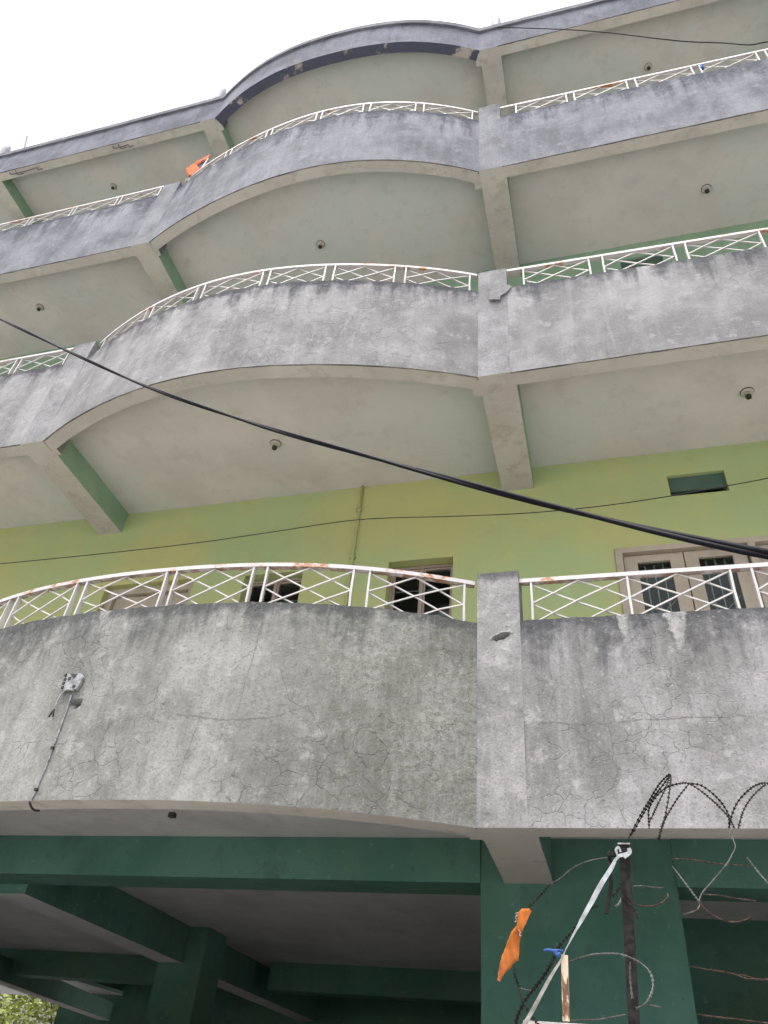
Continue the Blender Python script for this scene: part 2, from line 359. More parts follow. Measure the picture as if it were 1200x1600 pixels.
# ------------------------------------------------------------------ plan of the facade
W = 3.7526
SHAPE = [(.4119, .0022, -.0107), (.4258, -.0201, .004), (.4073, .0204, .0028), (.4195, -.0052, -.0127)]
XL, XR = -11.6, 7.9
def bulge(k, u):
    s, a, b = SHAPE[k]
    Rr = (W*W/4+s*s)/(2*s); th = math.asin(W/2/Rr); x = -W/2+W*(u-.5)+W/2 - W/2
    x = -W + W*u
    dy = -s+Rr-math.sqrt(max(0, Rr*Rr-(x+W/2)**2))
    return x, dy + a*math.sin(2*math.pi*u)+b*math.sin(3*math.pi*u)
def station(k, u):
    x, y = bulge(k, u); e = 1e-3
    x0, y0 = bulge(k, max(0, u-e)); x1, y1 = bulge(k, min(1, u+e))
    t = Vector((x1-x0, y1-y0, 0)).normalized()
    return Vector((x, y, 0)), Vector((t.y, -t.x, 0))     # point on the face, outward normal
def ztop(k, x):
    if x <= 0: return ZT[k] + (0 if k != 1 else .0)
    return ZT[k] - (.014, .034, .036, .045)[k]*x
NI = Vector((0, -1, 0))
def straight(x0, x1, step):
    n = max(1, round((x1-x0)/step)); return [(Vector((x0+(x1-x0)*i/n, 0, 0)), NI) for i in range(n+1)]

bld = thing('apartment_building', 'four storey apartment building with curved concrete balconies and lime green walls', 'building', (0, 0, 0))

TH = .125
def parapet(name, k, st, mats, dz, holes=(), disp=.003, label=None):
    z0 = ZB[k]; b = MB()
    nr = max(2, round((ZT[k]-z0)/dz))
    def fp(p, nrm, z, top):
        q = p + Vector((0, 0, z))
        d = disp*(mnoise.noise(q*2.3) + .5*mnoise.noise(q*9))
        for (hx, hz, hr, hd) in holes:
            r = math.hypot(p.x-hx, (z-hz)*1.1)/hr*(1+.35*mnoise.noise(q*40))
            if r < 1: d -= hd*(1-r*r*r)
        q = q + nrm*d
        if top: q.z += .007*mnoise.noise(Vector((p.x*7, k*9, 0))) + .004*mnoise.noise(Vector((p.x*31, k*5, 0)))
        return q
    cols = []
    for p, nrm in st:
        zt = ztop(k, p.x)
        f = [fp(p, nrm, z0+(zt-z0)*j/nr, j == nr) for j in range(nr+1)]
        back_t = p - nrm*TH + Vector((0, 0, f[-1].z + .003*mnoise.noise(p*11))); back_b = p - nrm*TH + Vector((0, 0, z0))
        lip = p - nrm*(.012+.006*mnoise.noise(p*9+Vector((0, 0, k)))) + Vector((0, 0, z0))
        cols.append((f, back_t, back_b, lip))
    for (A, B) in zip(cols, cols[1:]):
        for j in range(nr): b.quad(A[0][j], B[0][j], B[0][j+1], A[0][j+1])
        b.quad(A[0][-1], B[0][-1], B[1], A[1]); b.quad(A[1], B[1], B[2], A[2])
        b.quad(A[3], B[3], B[0][0], A[0][0], 2); b.quad(A[2], B[2], B[3], A[3], 1)
    for A in (cols[0], cols[-1]): b.poly(A[0]+[A[1], A[2], A[3]])
    o = b.build(name, mats, bld)
    for pl in o.data.polygons: pl.use_smooth = True
    o.data.set_sharp_from_angle(angle=R(35))
    if label: o['label'] = label
    return o

POSTB = (0.0, .235); POSTA = (-3.985, -W); POSTC = (-7.70, -7.46); POSTD = (3.76, 4.0)
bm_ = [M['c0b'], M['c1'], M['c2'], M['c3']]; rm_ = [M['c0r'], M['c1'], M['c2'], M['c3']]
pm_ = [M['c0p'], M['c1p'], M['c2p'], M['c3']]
LIP = [M['soffit'], M['dark_lip'], M['dark_lip'], M['dark_lip']]
for k in range(4):
    fine = k == 0
    nb = 190 if fine else 90
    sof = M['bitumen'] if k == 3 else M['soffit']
    nm = 'roof_parapet' if k == 3 else 'balcony_parapet'
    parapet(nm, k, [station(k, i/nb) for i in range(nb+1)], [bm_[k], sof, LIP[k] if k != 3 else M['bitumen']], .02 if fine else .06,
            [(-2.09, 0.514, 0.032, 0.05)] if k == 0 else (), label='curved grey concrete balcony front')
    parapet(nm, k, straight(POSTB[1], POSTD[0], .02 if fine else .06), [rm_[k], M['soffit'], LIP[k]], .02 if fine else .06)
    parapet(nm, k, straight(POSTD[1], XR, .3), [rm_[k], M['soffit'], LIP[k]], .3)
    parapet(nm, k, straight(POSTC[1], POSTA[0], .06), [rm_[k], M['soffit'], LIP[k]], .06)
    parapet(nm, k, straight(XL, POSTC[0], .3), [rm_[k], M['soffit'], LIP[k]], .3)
    for (x0, x1) in (POSTB, POSTA, POSTC, POSTD):
        b = MB()
        xa, xb = x0, x1
        zt = POSTZ[k] if k < 3 else ZT[3]+.03
        if x1 < -2: zt += (0, .02, -.1, 0)[k]
        fine_ = k == 0 and x0 == 0
        nz = max(4, round((zt-ZB[k])/(.0075 if fine_ else .03))); nx = 32 if fine_ else 8
        def pp(i, j, y):
            xx = xa+(xb-xa)*i/nx; z = ZB[k]+(zt-ZB[k])*j/nz
            q = Vector((xx, y, z))
            d = .0025*mnoise.noise(q*4)+.0015*mnoise.noise(q*17)
            if j == nz: q.z += .004*mnoise.noise(q*20)
            if k == 0 and x0 == 0:
                ex = (xx-(0.131, 1.001)[0])/.047; ez = (z-(0.131, 1.001)[1]-(xx-(0.131, 1.001)[0])*.3)/.017+.25*mnoise.noise(q*60)
                r2 = ex*ex+ez*ez
                if r2 < 1: d -= .045*(1-r2**3)
                elif r2 < 2.6 and ez > 0: d += .007*(2.6-r2)/1.6
            q.y += -d if y < .05 else d
            return q
        for i in range(nx):
            for j in range(nz):
                b.quad(pp(i, j, -.002), pp(i+1, j, -.002), pp(i+1, j+1, -.002), pp(i, j+1, -.002))
                b.quad(pp(i, j, .19), pp(i+1, j, .19), pp(i+1, j+1, .19), pp(i, j+1, .19))
            b.quad(pp(i, nz, -.002), pp(i+1, nz, -.002), pp(i+1, nz, .19), pp(i, nz, .19))
            b.quad(pp(i, 0, -.002), pp(i+1, 0, -.002), pp(i+1, 0, .19), pp(i, 0, .19), 1)
        for j in range(nz):
            for i in (0, nx): b.quad(pp(i, j, -.002), pp(i, j, .19), pp(i, j+1, .19), pp(i, j+1, -.002))
        for (e0, e1) in (((-.062, .004),) if x0 == 0 else ((-W-.004, -W+.062),) if x1 == -W else ()):
            b.box(e0, e1, .03, .185, ZB[k]+.004, ZT[k]-.03, 0, 1)
        o = b.build('corner_post', [pm_[k], M['soffit']], bld)
        for pl in o.data.polygons: pl.use_smooth = True
        o.data.set_sharp_from_angle(angle=R(35))

# rim along the top of the roof parapet
def rim(st):
    b = MB()
    path = [p + n*.004 + Vector((0, 0, ztop(3, p.x)-.055 + .006*mnoise.noise(p*6))) for p, n in st]
    b.bar(path, .05, .11); b.build('roof_rim', M['cap'], bld)
rim([station(3, i/60) for i in range(61)]); rim(straight(.0, XR, .3)); rim(straight(XL, -W, .3))

# ------------------------------------------------------------------ floor slabs, ceilings and beams
WY = 1.28
BACK = 9.6
for k in range(4):
    b = MB(); z0 = ZB[k]+.24; z1 = z0+.10
    st = [Vector((XL, 0, 0)), Vector((-W, 0, 0))] + [station(k, i/40)[0] for i in range(1, 40)] + [Vector((0, 0, 0)), Vector((XR, 0, 0))]
    st = [p + Vector((0, .07, 0)) for p in st]
    ye = WY if k in (1, 2) else (.93 if k == 0 else WY)
    for p, q in zip(st, st[1:]):
        b.quad((p.x, p.y, z0), (q.x, q.y, z0), (q.x, BACK, z0), (p.x, BACK, z0), 0)
        b.quad((p.x, p.y, z1), (q.x, q.y, z1), (q.x, BACK, z1), (p.x, BACK, z1), 1)
    for x in (XL, XR): b.quad((x, .07, z0), (x, BACK, z0), (x, BACK, z1), (x, .07, z1), 1)
    b.quad((XL, BACK, z0), (XR, BACK, z0), (XR, BACK, z1), (XL, BACK, z1), 1)
    b.build('floor_slab' if k < 3 else 'roof_slab', [M['ceil'] if k else M['ceil_low'], M['capwall']], bld)
def beam(x0, x1, y0, y1, z0, z1, mats, name='beam'):
    b = MB(); n = 12
    for i in range(n):
        ya, yb = y0+(y1-y0)*i/n, y0+(y1-y0)*(i+1)/n
        j = lambda y, s: .003*mnoise.noise(Vector((x0*3+s, y*5, z0)))
        b.quad((x0+j(ya, 0), ya, z0), (x1+j(ya, 5), ya, z0), (x1+j(yb, 5), yb, z0), (x0+j(yb, 0), yb, z0), 1)
        b.quad((x0+j(ya, 0), ya, z0), (x0+j(yb, 0), yb, z0), (x0, yb, z1), (x0, ya, z1), 0)
        b.quad((x1+j(ya, 5), ya, z0), (x1+j(yb, 5), yb, z0), (x1, yb, z1), (x1, ya, z1), 0)
    b.quad((x0, y0, z0), (x1, y0, z0), (x1, y0, z1), (x0, y0, z1)); b.quad((x0, y1, z0), (x1, y1, z0), (x1, y1, z1), (x0, y1, z1))
    return b.build(name, mats, bld)
for k in range(4):
    for (x0, x1) in ((.004, .268), (-3.978, -3.728), (-7.645, -7.44), (3.76, 4.02)):
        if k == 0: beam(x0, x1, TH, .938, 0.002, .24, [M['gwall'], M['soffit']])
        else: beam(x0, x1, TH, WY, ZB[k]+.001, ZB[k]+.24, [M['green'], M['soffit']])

# ------------------------------------------------------------------ set back walls with their openings
OPEN = [  # x0, x1, z0, z1, what
    (1.335, 1.765, 2.955, 3.175, 'vent'),
    (-.955, -.41, 1.35, 2.55, 'window'),
    (-2.26, -1.715, 1.35, 2.54, 'window'),
    (-3.66, -2.755, .34, 2.56, 'door'),
    (.845, 2.75, .34, 2.48, 'wide_door'),
    (-5.9, -5.0, .34, 2.5, 'door'), (-7.2, -6.6, 1.35, 2.55, 'window'),
    (4.6, 5.5, .34, 2.5, 'door')]
def wall(name, x0, x1, z0, z1, y, th, holes, mat, parent=None):
    b = MB()
    xs = sorted({x0, x1, *[h[0] for h in holes], *[h[1] for h in holes]}); zs = sorted({z0, z1, *[h[2] for h in holes], *[h[3] for h in holes]})
    for xa, xb in zip(xs, xs[1:]):
        for za, zb in zip(zs, zs[1:]):
            cx, cz = (xa+xb)/2, (za+zb)/2
            if any(h[0] < cx < h[1] and h[2] < cz < h[3] for h in holes): continue
            b.quad((xa, y, za), (xb, y, za), (xb, y, zb), (xa, y, zb)); b.quad((xa, y+th, za), (xb, y+th, za), (xb, y+th, zb), (xa, y+th, zb))
    for h in holes:
        a, c, d, e = h[:4]
        for q in (((a, d), (a, e)), ((c, d), (c, e)), ((a, e), (c, e)), ((a, d), (c, d))):
            (p, r), (s, t) = q
            b.quad((p, y, r), (s, y, t), (s, y+th, t), (p, y+th, r))
    return b.build(name, mat, parent or bld)
def rect_frame(b, x0, x1, z0, z1, y0, y1, w):
    b.box(x0, x0+w, y0, y1, z0, z1); b.box(x1-w, x1, y0, y1, z0, z1); b.box(x0+w, x1-w, y0, y1, z1-w, z1); b.box(x0+w, x1-w, y0, y1, z0, z0+w)
def pane_with_grille(par, x0, x1, z0, z1, y):
    g_ = MB(); g_.box(x0, x1, y, y+.005, z0, z1); g_.build('pane', M['glass'], par)
    n = 4
    def put():
        g_.build('grille_bar', M['grille'], par)
    for i in range(1, n):
        g_ = MB(); g_.box(x0+(x1-x0)*i/n-.005, x0+(x1-x0)*i/n+.005, y+.03, y+.04, z0, z1); put()
    xm = (x0+x1)/2
    for zc in [z0+.25+.42*i for i in range(int((z1-z0)/.42))]:
        for sx in (-1, 1):
            if z0 > 3: continue
            g_ = MB(); g_.bar([(xm, y+.026, zc), (xm+sx*(x1-x0)*.25, y+.026, zc+.14)], .01, .006); put()
            g_ = MB(); g_.bar([(xm, y+.026, zc+.12), (xm+sx*(x1-x0)*.47, y+.026, zc+.24)], .01, .006); put()
for k in range(3):
    dz = ZB[k]
    z0, z1 = dz+.34, ZB[k+1]+.24
    hol = [(a, b_, c+dz, d+dz, w) for (a, b_, c, d, w) in OPEN]
    wall('wall', XL, XR, z0, z1, WY, .2, hol, M['wall'] if k == 0 else M['green'])
    for (a, c, d, e, w) in hol:
        cx = (a+c)/2
        if w == 'vent':
            b = MB()
            b.box(a+.002, c-.002, WY+.03, WY+.05, d+.07, e-.002); b.box(a+.002, c-.002, WY+.09, WY+.11, d+.0, d+.068)
            b.build('ventilator', M['vent'], bld)
            continue
        if w == 'window':
            b = MB(); rect_frame(b, a+.002, c-.002, d+.002, e-.005, WY+.09, WY+.18, .022); b.box(cx-.009, cx+.009, WY+.088, WY+.182, d+.03, e-.03)
            f = b.build('window', M['woodpink'], bld)
            for (p, q) in ((a+.024, cx-.009), (cx+.009, c-.024)):
                s = MB(); rect_frame(s, p+.002, q-.002, d+.026, e-.03, WY+.10, WY+.125, .014); s.build('sash', M['woodpink'], f)
                s = MB(); s.box(p+.02, q-.02, WY+.11, WY+.114, d+.05, e-.055); s.build('pane', M['glass'], f)
                for zz in [d+.25*i for i in range(1, 5)]:
                    s = MB(); s.box(p+.01, q-.01, WY+.17, WY+.178, zz, zz+.01); s.build('grille_bar', M['grille'], f)
        if w == 'door':
            b = MB(); b.box(a+.002, a+.07, WY+.06, WY+.14, d, e-.002); b.box(c-.07, c-.002, WY+.06, WY+.14, d, e-.002); b.box(a+.07, c-.07, WY+.06, WY+.14, e-.07, e-.002)
            f = b.build('door', M['wood'], bld)
            s = MB(); s.box(a+.073, c-.073, WY+.1, WY+.14, d+.01, e-.075); 
            for (p, q) in ((d+.15, d+.9), (d+1.05, e-.25)): rect_frame(s, a+.2, c-.2, p, q, WY+.09, WY+.1, .03)
            s.build('door_leaf', M['wood'], f)
            s = MB(); s.box(c-.16, c-.12, WY+.05, WY+.09, d+1.0, d+1.12); s.build('handle', M['steel'], f)
        if w == 'wide_door':
            b = MB(); b.box(a+.002, a+.055, WY-.015, WY+.1, d, e-.002); b.box(c-.055, c-.002, WY-.015, WY+.1, d, e-.002); b.box(a+.055, c-.055, WY-.015, WY+.1, e-.05, e-.002)
            xm = a+.055+.43*2+.02; b.box(xm, xm+.05, WY-.012, WY+.1, d, e-.05)
            f = b.build('door', M['wood'], bld); f['label'] = 'wide cream door of glazed leaves with grilles'
            x = a+.062
            for i in range(4):
                if i == 2: x = xm+.056
                x1 = x+.425
                s = MB()
                s.box(x, x+.095, WY+.03, WY+.07, d+.01, e-.055); s.box(x1-.095, x1, WY+.03, WY+.07, d+.01, e-.055)
                s.box(x+.095, x1-.095, WY+.03, WY+.07, e-.12, e-.055); s.box(x+.095, x1-.095, WY+.03, WY+.07, d+.01, d+.8); s.box(x+.095, x1-.095, WY+.03, WY+.07, d+1.35, d+1.42) if k else None
                s.build('door_leaf', M['wood'], f)
                pane_with_grille(f, x+.085, x1-.085, d+.79, e-.11, WY+.05)
                x = x1+.008
# back and side walls
wall('wall', XL, XR, .34, ZB[3]+.24, BACK-.2, .2, [], M['wall'])
for x in (XL, XR-.2):
    b = MB(); b.box(x, x+.2, WY+.2, BACK-.2, .34, ZB[3]+.24); b.build('wall', M['wall'], bld)
# dark rooms: a partition a little way behind the windows
b = MB(); b.quad((XL+.2, 4, .34), (XR-.2, 4, .34), (XR-.2, 4, ZB[3]+.24), (XL+.2, 4, ZB[3]+.24)); b.build('room_partition', M['capwall'], bld)

# conduit on the first floor wall
b = MB(); pth = [(-1.272, WY-.012, 3.44), (-1.274, WY-.012, 3.0), (-1.280, WY-.012, 2.5), (-1.285, WY-.012, .34)]
b.tube(pth, .014, 8)
for z in (3.15, 2.62, 2.1): b.box(-1.298, -1.255, WY-.03, WY, z-.012, z+.012)
b.build('conduit_pipe', M['conduit'] if 'conduit' in M else paint('conduit_painted_over', (.33, .36, .16), (.36, .39, .18)), bld, True)

# ------------------------------------------------------------------ ground floor under the balconies
b = MB()
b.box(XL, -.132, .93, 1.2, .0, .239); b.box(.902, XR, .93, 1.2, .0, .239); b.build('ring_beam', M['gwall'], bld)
def pillar(x0, x1, y0, y1, z1=.24):
    b = MB(); n = 14
    for i in range(n):
        za, zb = GZ+(z1-GZ)*i/n, GZ+(z1-GZ)*(i+1)/n
        c = [(x0, y0), (x1, y0), (x1, y1), (x0, y1)]
        def cc(q, z): return (q[0]+.004*mnoise.noise(Vector((q[0]*5, q[1]*5, z*3))), q[1]+.004*mnoise.noise(Vector((q[1]*5, 7, z*3))), z)
        for p, q in zip(c, c[1:]+c[:1]): b.quad(cc(p, za), cc(q, za), cc(q, zb), cc(p, zb))
    return b.build('pillar', M['gwall'], bld)
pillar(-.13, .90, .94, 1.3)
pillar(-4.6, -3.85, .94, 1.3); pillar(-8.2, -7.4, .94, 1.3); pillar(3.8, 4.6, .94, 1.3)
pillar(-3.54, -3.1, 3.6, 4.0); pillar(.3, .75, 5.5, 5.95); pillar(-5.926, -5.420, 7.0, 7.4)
beam(-3.55, -3.29, 1.2, 9.4, -.06, .239, [M['gwall'], M['ceil_low']], 'floor_beam')
pillar(-8.117, -6.948, 8.8, 9.2)
beam(.02, .3, 1.3, 9.4, -.06, .239, [M['gwall'], M['ceil_low']], 'floor_beam')
b = MB(); b.box(-3.1, .02, 5.2, 5.45, -.02, .239); b.build('floor_beam', M['gwall'], bld)
b = MB(); b.box(-8.2, -3.56, 5.2, 5.45, -.02, .239); b.build('floor_beam', M['gwall'], bld)
b = MB(); b.bar([(-7.663, 5.167, 0.17), (-6.286, 5.316, 0.17), (-6.078, 7.898, 0.17)], .26, .13); b.build('floor_beam', M['gwall'], bld)
b = MB(); b.bar([(-5.7292, 1.4608, 0.01), (-7.1759, 8.6736, 0.01)], .2, .22); b.build('floor_beam', M['gwall'], bld)
b = MB(); b.bar([(p[0], p[1], p[2]-.115) for p in [(-5.7292, 1.4608, 0.01), (-7.1759, 8.6736, 0.01)]], .19, .006); b.build('soffit_strip', M['soffit'], bld)
wall('wall', -5.6, XR, GZ, .24, 7.4, .15, [], M['gwall'])
wall('wall', 1.0, XR, GZ, .24, 2.7, .15, [], M['gwall'])  # wall added close behind the right opening so it reads evenly dark
# small things hanging under the first balcony's edge
b = MB(); b.tube(spline([(-2.145, -0.4, -0.006), (-2.143, -0.375, -0.025), (-2.139, -0.35, -0.032), (-2.125, -0.33, -0.028)], 5), .006, 5); b.build('hook', M['socket'], bld)
b = MB(); q = (-1.455, -0.213, 0.0); b.box(q[0]-.015, q[0]+.015, q[1]-.012, q[1]+.016, -.022, .0); b.build('stub', M['socket'], bld)

# ------------------------------------------------------------------ railings
RY = .06
def railing(k, segs, path_at, handrail):
    """segs: list of (t0, t1) panels along path_at(t) -> plan point; handrail: list of t"""
    zr = lambda p: ztop(k, p.x) + RH[k]
    b = MB(); b.bar([path_at(t) + Vector((0, 0, zr(path_at(t)) - .013)) for t in handrail], .036, .026)
    rail = b.build('railing', M['rail'] if k == 0 else M['rail_clean'], bld)
    for (t0, t1) in segs:
        P = lambda a, h: (lambda p: p + Vector((0, 0, ztop(k, p.x)+.004 + h*(RH[k]-.03))))(path_at(t0+(t1-t0)*a))
        for a in (0, 1):
            if (t0, t1, a) in SHARED: continue
            m = MB(); tng = (path_at(t1)-path_at(t0)).normalized(); n = Vector((tng.y, -tng.x, 0))
            jj = rnd.uniform(-.004, .004)
            m.sweep([P(a, -.03), P(a, .5)+tng*jj, P(a, 1)], [(-.006, -.016), (.006, -.016), (.006, .016), (-.006, .016)], up=n)
            m.build('post', M['white'], rail)
        lines = [((0, .02), (1, .98)), ((0, .98), (1, .02)), ((0, .5), (.5, 1)), ((.5, 1), (1, .5)), ((0, .5), (.5, 0)), ((.5, 0), (1, .5))]
        for i, ((a, h), (a2, h2)) in enumerate(lines):
            m = MB(); n = 4 if i < 2 else 2
            off = (path_at(t1)-path_at(t0)).normalized().cross(Vector((0, 0, 1))) * (.005 if i in (0, 2, 5) else -.004)
            e = rnd.uniform(-.012, .012)
            m.bar([P(a+(a2-a)*j/n, h+(h2-h)*j/n) + off + Vector((0, 0, e*math.sin(math.pi*j/n))) for j in range(n+1)], .0082, .0082)
            m.build('lattice_bar', M['white'], rail)
RH = [.305, .325, .345]
SHARED = set()
def arcpath(k):
    def f(t):
        p, n = station(k, min(1, max(0, t))); return p - n*RY
    return f
def lin(t): return Vector((t, RY, 0))
UG = [(.0225, .1825), (.2050, .3400), (.3605, .5140), (.5320, .6640), (.6860, .8215), (.8450, .9850)]
for k in range(3):
    ug = [(a, b_) for a, b_ in UG]
    railing(k, ug, arcpath(k), [i/60 for i in range(61)])
    if k == 0:
        segs = [(.301, .827), (.827, 1.355), (1.461, 1.99), (1.99, 2.52), (2.62, 3.15), (3.15, 3.68)]
        for s in segs[1::2]: SHARED.add((s[0], s[1], 0))
    elif k == 1: segs = [(.374, .903), (1.014, 1.555), (1.649, 2.187), (2.29, 2.83), (2.93, 3.47)]
    else: segs = [(.41, .957), (1.041, 1.592), (1.682, 2.245), (2.328, 2.875), (2.96, 3.52)]
    railing(k, segs, lin, [POSTB[1], 1., 2., 3., POSTD[0]])
    if k: railing(k, [(-4.634, -4.07), (-5.314, -4.696), (-5.986, -5.367), (-6.66, -6.05), (-7.33, -6.72)], lin, [POSTC[1], -6.5, -5.5, -4.7, POSTA[0]])

# ------------------------------------------------------------------ lamp holders on the ceilings
LAMPS = [(-1.878, 0.599, 1, 'lamp holder under the second balcony ceiling inside the curve'), (1.94, 0.718, 1, 'lamp holder under the second balcony ceiling right of the corner beam'), (-1.908, 0.56, 2, 'lamp holder under the third balcony ceiling inside the curve'), (2.232, 0.796, 2, 'lamp holder under the third balcony ceiling right of the corner beam'), (-5.746, 0.643, 2, 'lamp holder under the third balcony ceiling at the far left'), (-5.868, 0.672, 3, 'lamp holder under the roof ceiling at the far left'), (2.11, 0.77, 3, 'lamp holder under the roof ceiling above the top right railing')]
for (x, y, k, lab) in LAMPS:
    z = ZB[k]+.24
    t = thing('lamp_holder', lab, 'lamp holder', (x, y, z), 'round lamp holders under the balcony ceilings')
    m = MB(); m.lathe([(.047, -.0005), (.047, -.012), (.040, -.018)], n=20); o = m.build('base', M['ceramic'], None, True); o.parent = t
    m = MB(); m.lathe([(.047, -.001), (.051, -.004), (.047, -.010)], n=20); o = m.build('ring', M['socket'], None, True); o.parent = t
    m = MB(); m.lathe([(.024, -.016), (.022, -.045)], n=14); o = m.build('neck', M['ceramic'], None, True); o.parent = t
    m = MB(); m.lathe([(.0225, -.044), (.021, -.068), (.016, -.07)], n=14); o = m.build('socket', M['socket'], None, True); o.parent = t

# ------------------------------------------------------------------ roof edge: insulators, rod
for p, lab in [((-4.0, 0.1, 11.17), 'pale knob on the roof edge where the curve starts at left'), ((0.223, 0.1, 11.1), 'pale knob on the roof edge above the corner post'), ((-7.95, 0.1, 11.12), 'pale knob at the far left end of the roof edge')]:
    zt = ZT[3]
    m = MB(); m.lathe([(.055, zt-.01), (.055, zt+.2), (.066, zt+.24), (.05, zt+.3), (.07, zt+.36), (.055, zt+.42), (.068, zt+.47), (.055, p[2]-.1), (.03, p[2]-.02), (.005, p[2])], (p[0], p[1], 0), 12)
    tag(m.build('roof_insulator', M['insul'], None, True), lab, 'insulator', 'pale knobs along the roof edge')
m = MB(); m.tube([(-7.40, .08, 10.40), (-7.52, .1, 10.8), (-7.72, .1, 11.36)], .014, 6)
tag(m.build('iron_rod', M['rod']), 'thin bent iron rod sticking up from the roof edge', 'rod')
for (xs) in [(-7.212, -6.71), (-5.419, -5.141)]:
    m = MB(); x0, x1 = xs
    m.tube(spline([(x0, .03, 9.70), (x0+.02, .05, 9.655), ((x0+x1)/2, .06, 9.668), (x1-.03, .05, 9.66), (x1, .07, 9.62), (x1+.03, .09, 9.69)], 4), .008, 5)
    m.tube(spline([(x0+.1, .02, 9.69), (x0+.13, .07, 9.64), (x0+.2, .09, 9.69)], 4), .007, 5)
    m.build('bare_reinforcing_bar', M['rod'], bld, True)

# ------------------------------------------------------------------ cables strung past the building
def twisted(path, r, pitch, mat, name):
    pts = spline(path, 40); b = MB()
    L = [0.]
    for p, q in zip(pts, pts[1:]): L.append(L[-1]+(q-p).length)
    for ph in (0, math.pi):
        pp = []
        for i, p in enumerate(pts):
            t = (pts[min(i+1, len(pts)-1)]-pts[max(i-1, 0)]).normalized(); u = (Vector((0, 0, 1))-t*t.z).normalized(); w = t.cross(u)
            a = ph+2*math.pi*L[i]/pitch
            pp.append(p+(u*math.cos(a)+w*math.sin(a))*r*.62)
        b.tube(pp, r, 10)
    return b.build(name, mat, None, True)
tag(twisted([(-7.895, -0.75, 6.885), (-5.18, -0.88, 4.775), (-3.606, -1.0, 3.533), (-2.245, -1.15, 2.47), (-1.567, -1.26, 1.936), (-0.803, -1.42, 1.361), (-0.201, -1.6, 0.893), (0.141, -1.73, 0.608), (0.41, -1.86, 0.362), (0.588, -1.97, 0.184), (0.729, -2.08, 0.026), (0.84, -2.19, -0.114), (0.923, -2.3, -0.238), (1.027, -2.5, -0.438)], .0064, 2.3, M['cable'], 'black_cable'), 'thick black twisted cable sagging across the front of the building', 'cable')
b = MB(); b.tube(spline([(-3.7, -1.0, 1.044), (-2.794, -1.0, 1.033), (-2.376, -1.0, 1.028), (-1.791, -1.0, 1.027), (-1.25, -1.0, 1.034), (-0.845, -1.0, 1.054), (-0.396, -1.0, 1.076), (0.031, -1.0, 1.04), (0.318, -1.0, 1.017), (0.537, -1.0, 1.01), (0.75, -1.0, 1.013), (0.976, -1.0, 1.028), (1.188, -1.0, 1.051), (1.362, -1.0, 1.071), (1.848, -1.0, 1.143)], 10), .0024, 5)
tag(b.build('thin_wire', M['wire'], None, True), 'thin dark wire strung level in front of the lowest balcony railing and lime wall', 'wire')
b = MB(); b.tube(spline([(0.143, -0.01, 10.423), (1.046, -0.1, 9.372), (1.51, -0.15, 8.766), (1.94, -0.2, 8.121), (2.214, -0.2, 7.832), (2.478, -0.25, 7.458), (2.641, -0.3, 7.142), (2.775, -0.3, 7.115), (2.925, -0.35, 6.956), (3.642, -0.5, 6.513)], 10), .006, 5)
tag(b.build('roof_wire', M['wire'], None, True), 'thin wire drooping from the roof edge toward the right', 'wire')

# ------------------------------------------------------------------ bracket and cable on the lowest curved balcony
t = thing('wall_bracket', 'small broken metal bracket with loose cable on the lowest curved balcony front', 'bracket', [(-2.142, -0.406, 0.619)][0])
o0 = Vector([(-2.142, -0.406, 0.619)][0])
def onface(x, z, d):
    u = (x+W)/W; p, n = station(0, u); return Vector((p.x, p.y, z)) + n*d
def fpatch(pts, d0, d1):
    m = MB(); A = [onface(x, z, d0) for x, z in pts]; B = [onface(x, z, d1) for x, z in pts]
    m.poly(B)
    for i in range(len(A)): j = (i+1) % len(A); m.quad(A[i], A[j], B[j], B[i])
    return m
fpatch([(-2.201, 0.682), (-2.113, 0.684), (-2.088, 0.657), (-2.101, 0.588), (-2.191, 0.585), (-2.204, 0.631)], .004, .022).build('plate', M['boxmetal'], t)
m = fpatch([(-2.181, 0.682), (-2.132, 0.679), (-2.145, 0.651)], .02, .0245); m.build('opening_shade', M['socket'], t)  # raised dark patch in place of the shade inside a hole
m = MB()
for (x, z) in [(-2.201, 0.65), (-2.201, 0.627), (-2.198, 0.602), (-2.174, 0.653), (-2.124, 0.602), (-2.209, 0.676)]:
    m = MB(); q = onface(x, z, .016); m.box(q.x-.006, q.x+.006, q.y-.012, q.y+.006, q.z-.007, q.z+.007); m.build('screw', M['socket'], t)
m = MB(); m.tube(spline([onface(x, z, d) for x, z, d in [(-2.118, 0.579, 0.02), (-2.164, 0.589, 0.02), (-2.193, 0.557, 0.02), (-2.201, 0.505, 0.02), (-2.205, 0.49, 0.02)]], 8), .0045, 6); m.build('loose_cable', M['boxmetal'], t, True)
m = MB()
for tip in (-.014, .012): m.bar([onface((-2.198, 0.477)[0], (-2.198, 0.477)[1], .02), onface((-2.198, 0.477)[0]+tip*.4, (-2.198, 0.477)[1]-.02, .024), onface((-2.198, 0.477)[0]+tip, (-2.198, 0.477)[1]-.045, .024)], .009, .006)
m.build('clip', M['socket'], t)
m = MB(); m.tube(spline([onface(x, z, .006) for x, z in [(-2.135, 0.562), (-2.131, 0.518), (-2.128, 0.457), (-2.127, 0.391), (-2.125, 0.332), (-2.125, 0.264), (-2.123, 0.185), (-2.127, 0.109), (-2.129, 0.05), (-2.135, 0.014), (-2.134, -0.004)]], 6), .0042, 6); m.build('cable', M['boxmetal'], t, True)
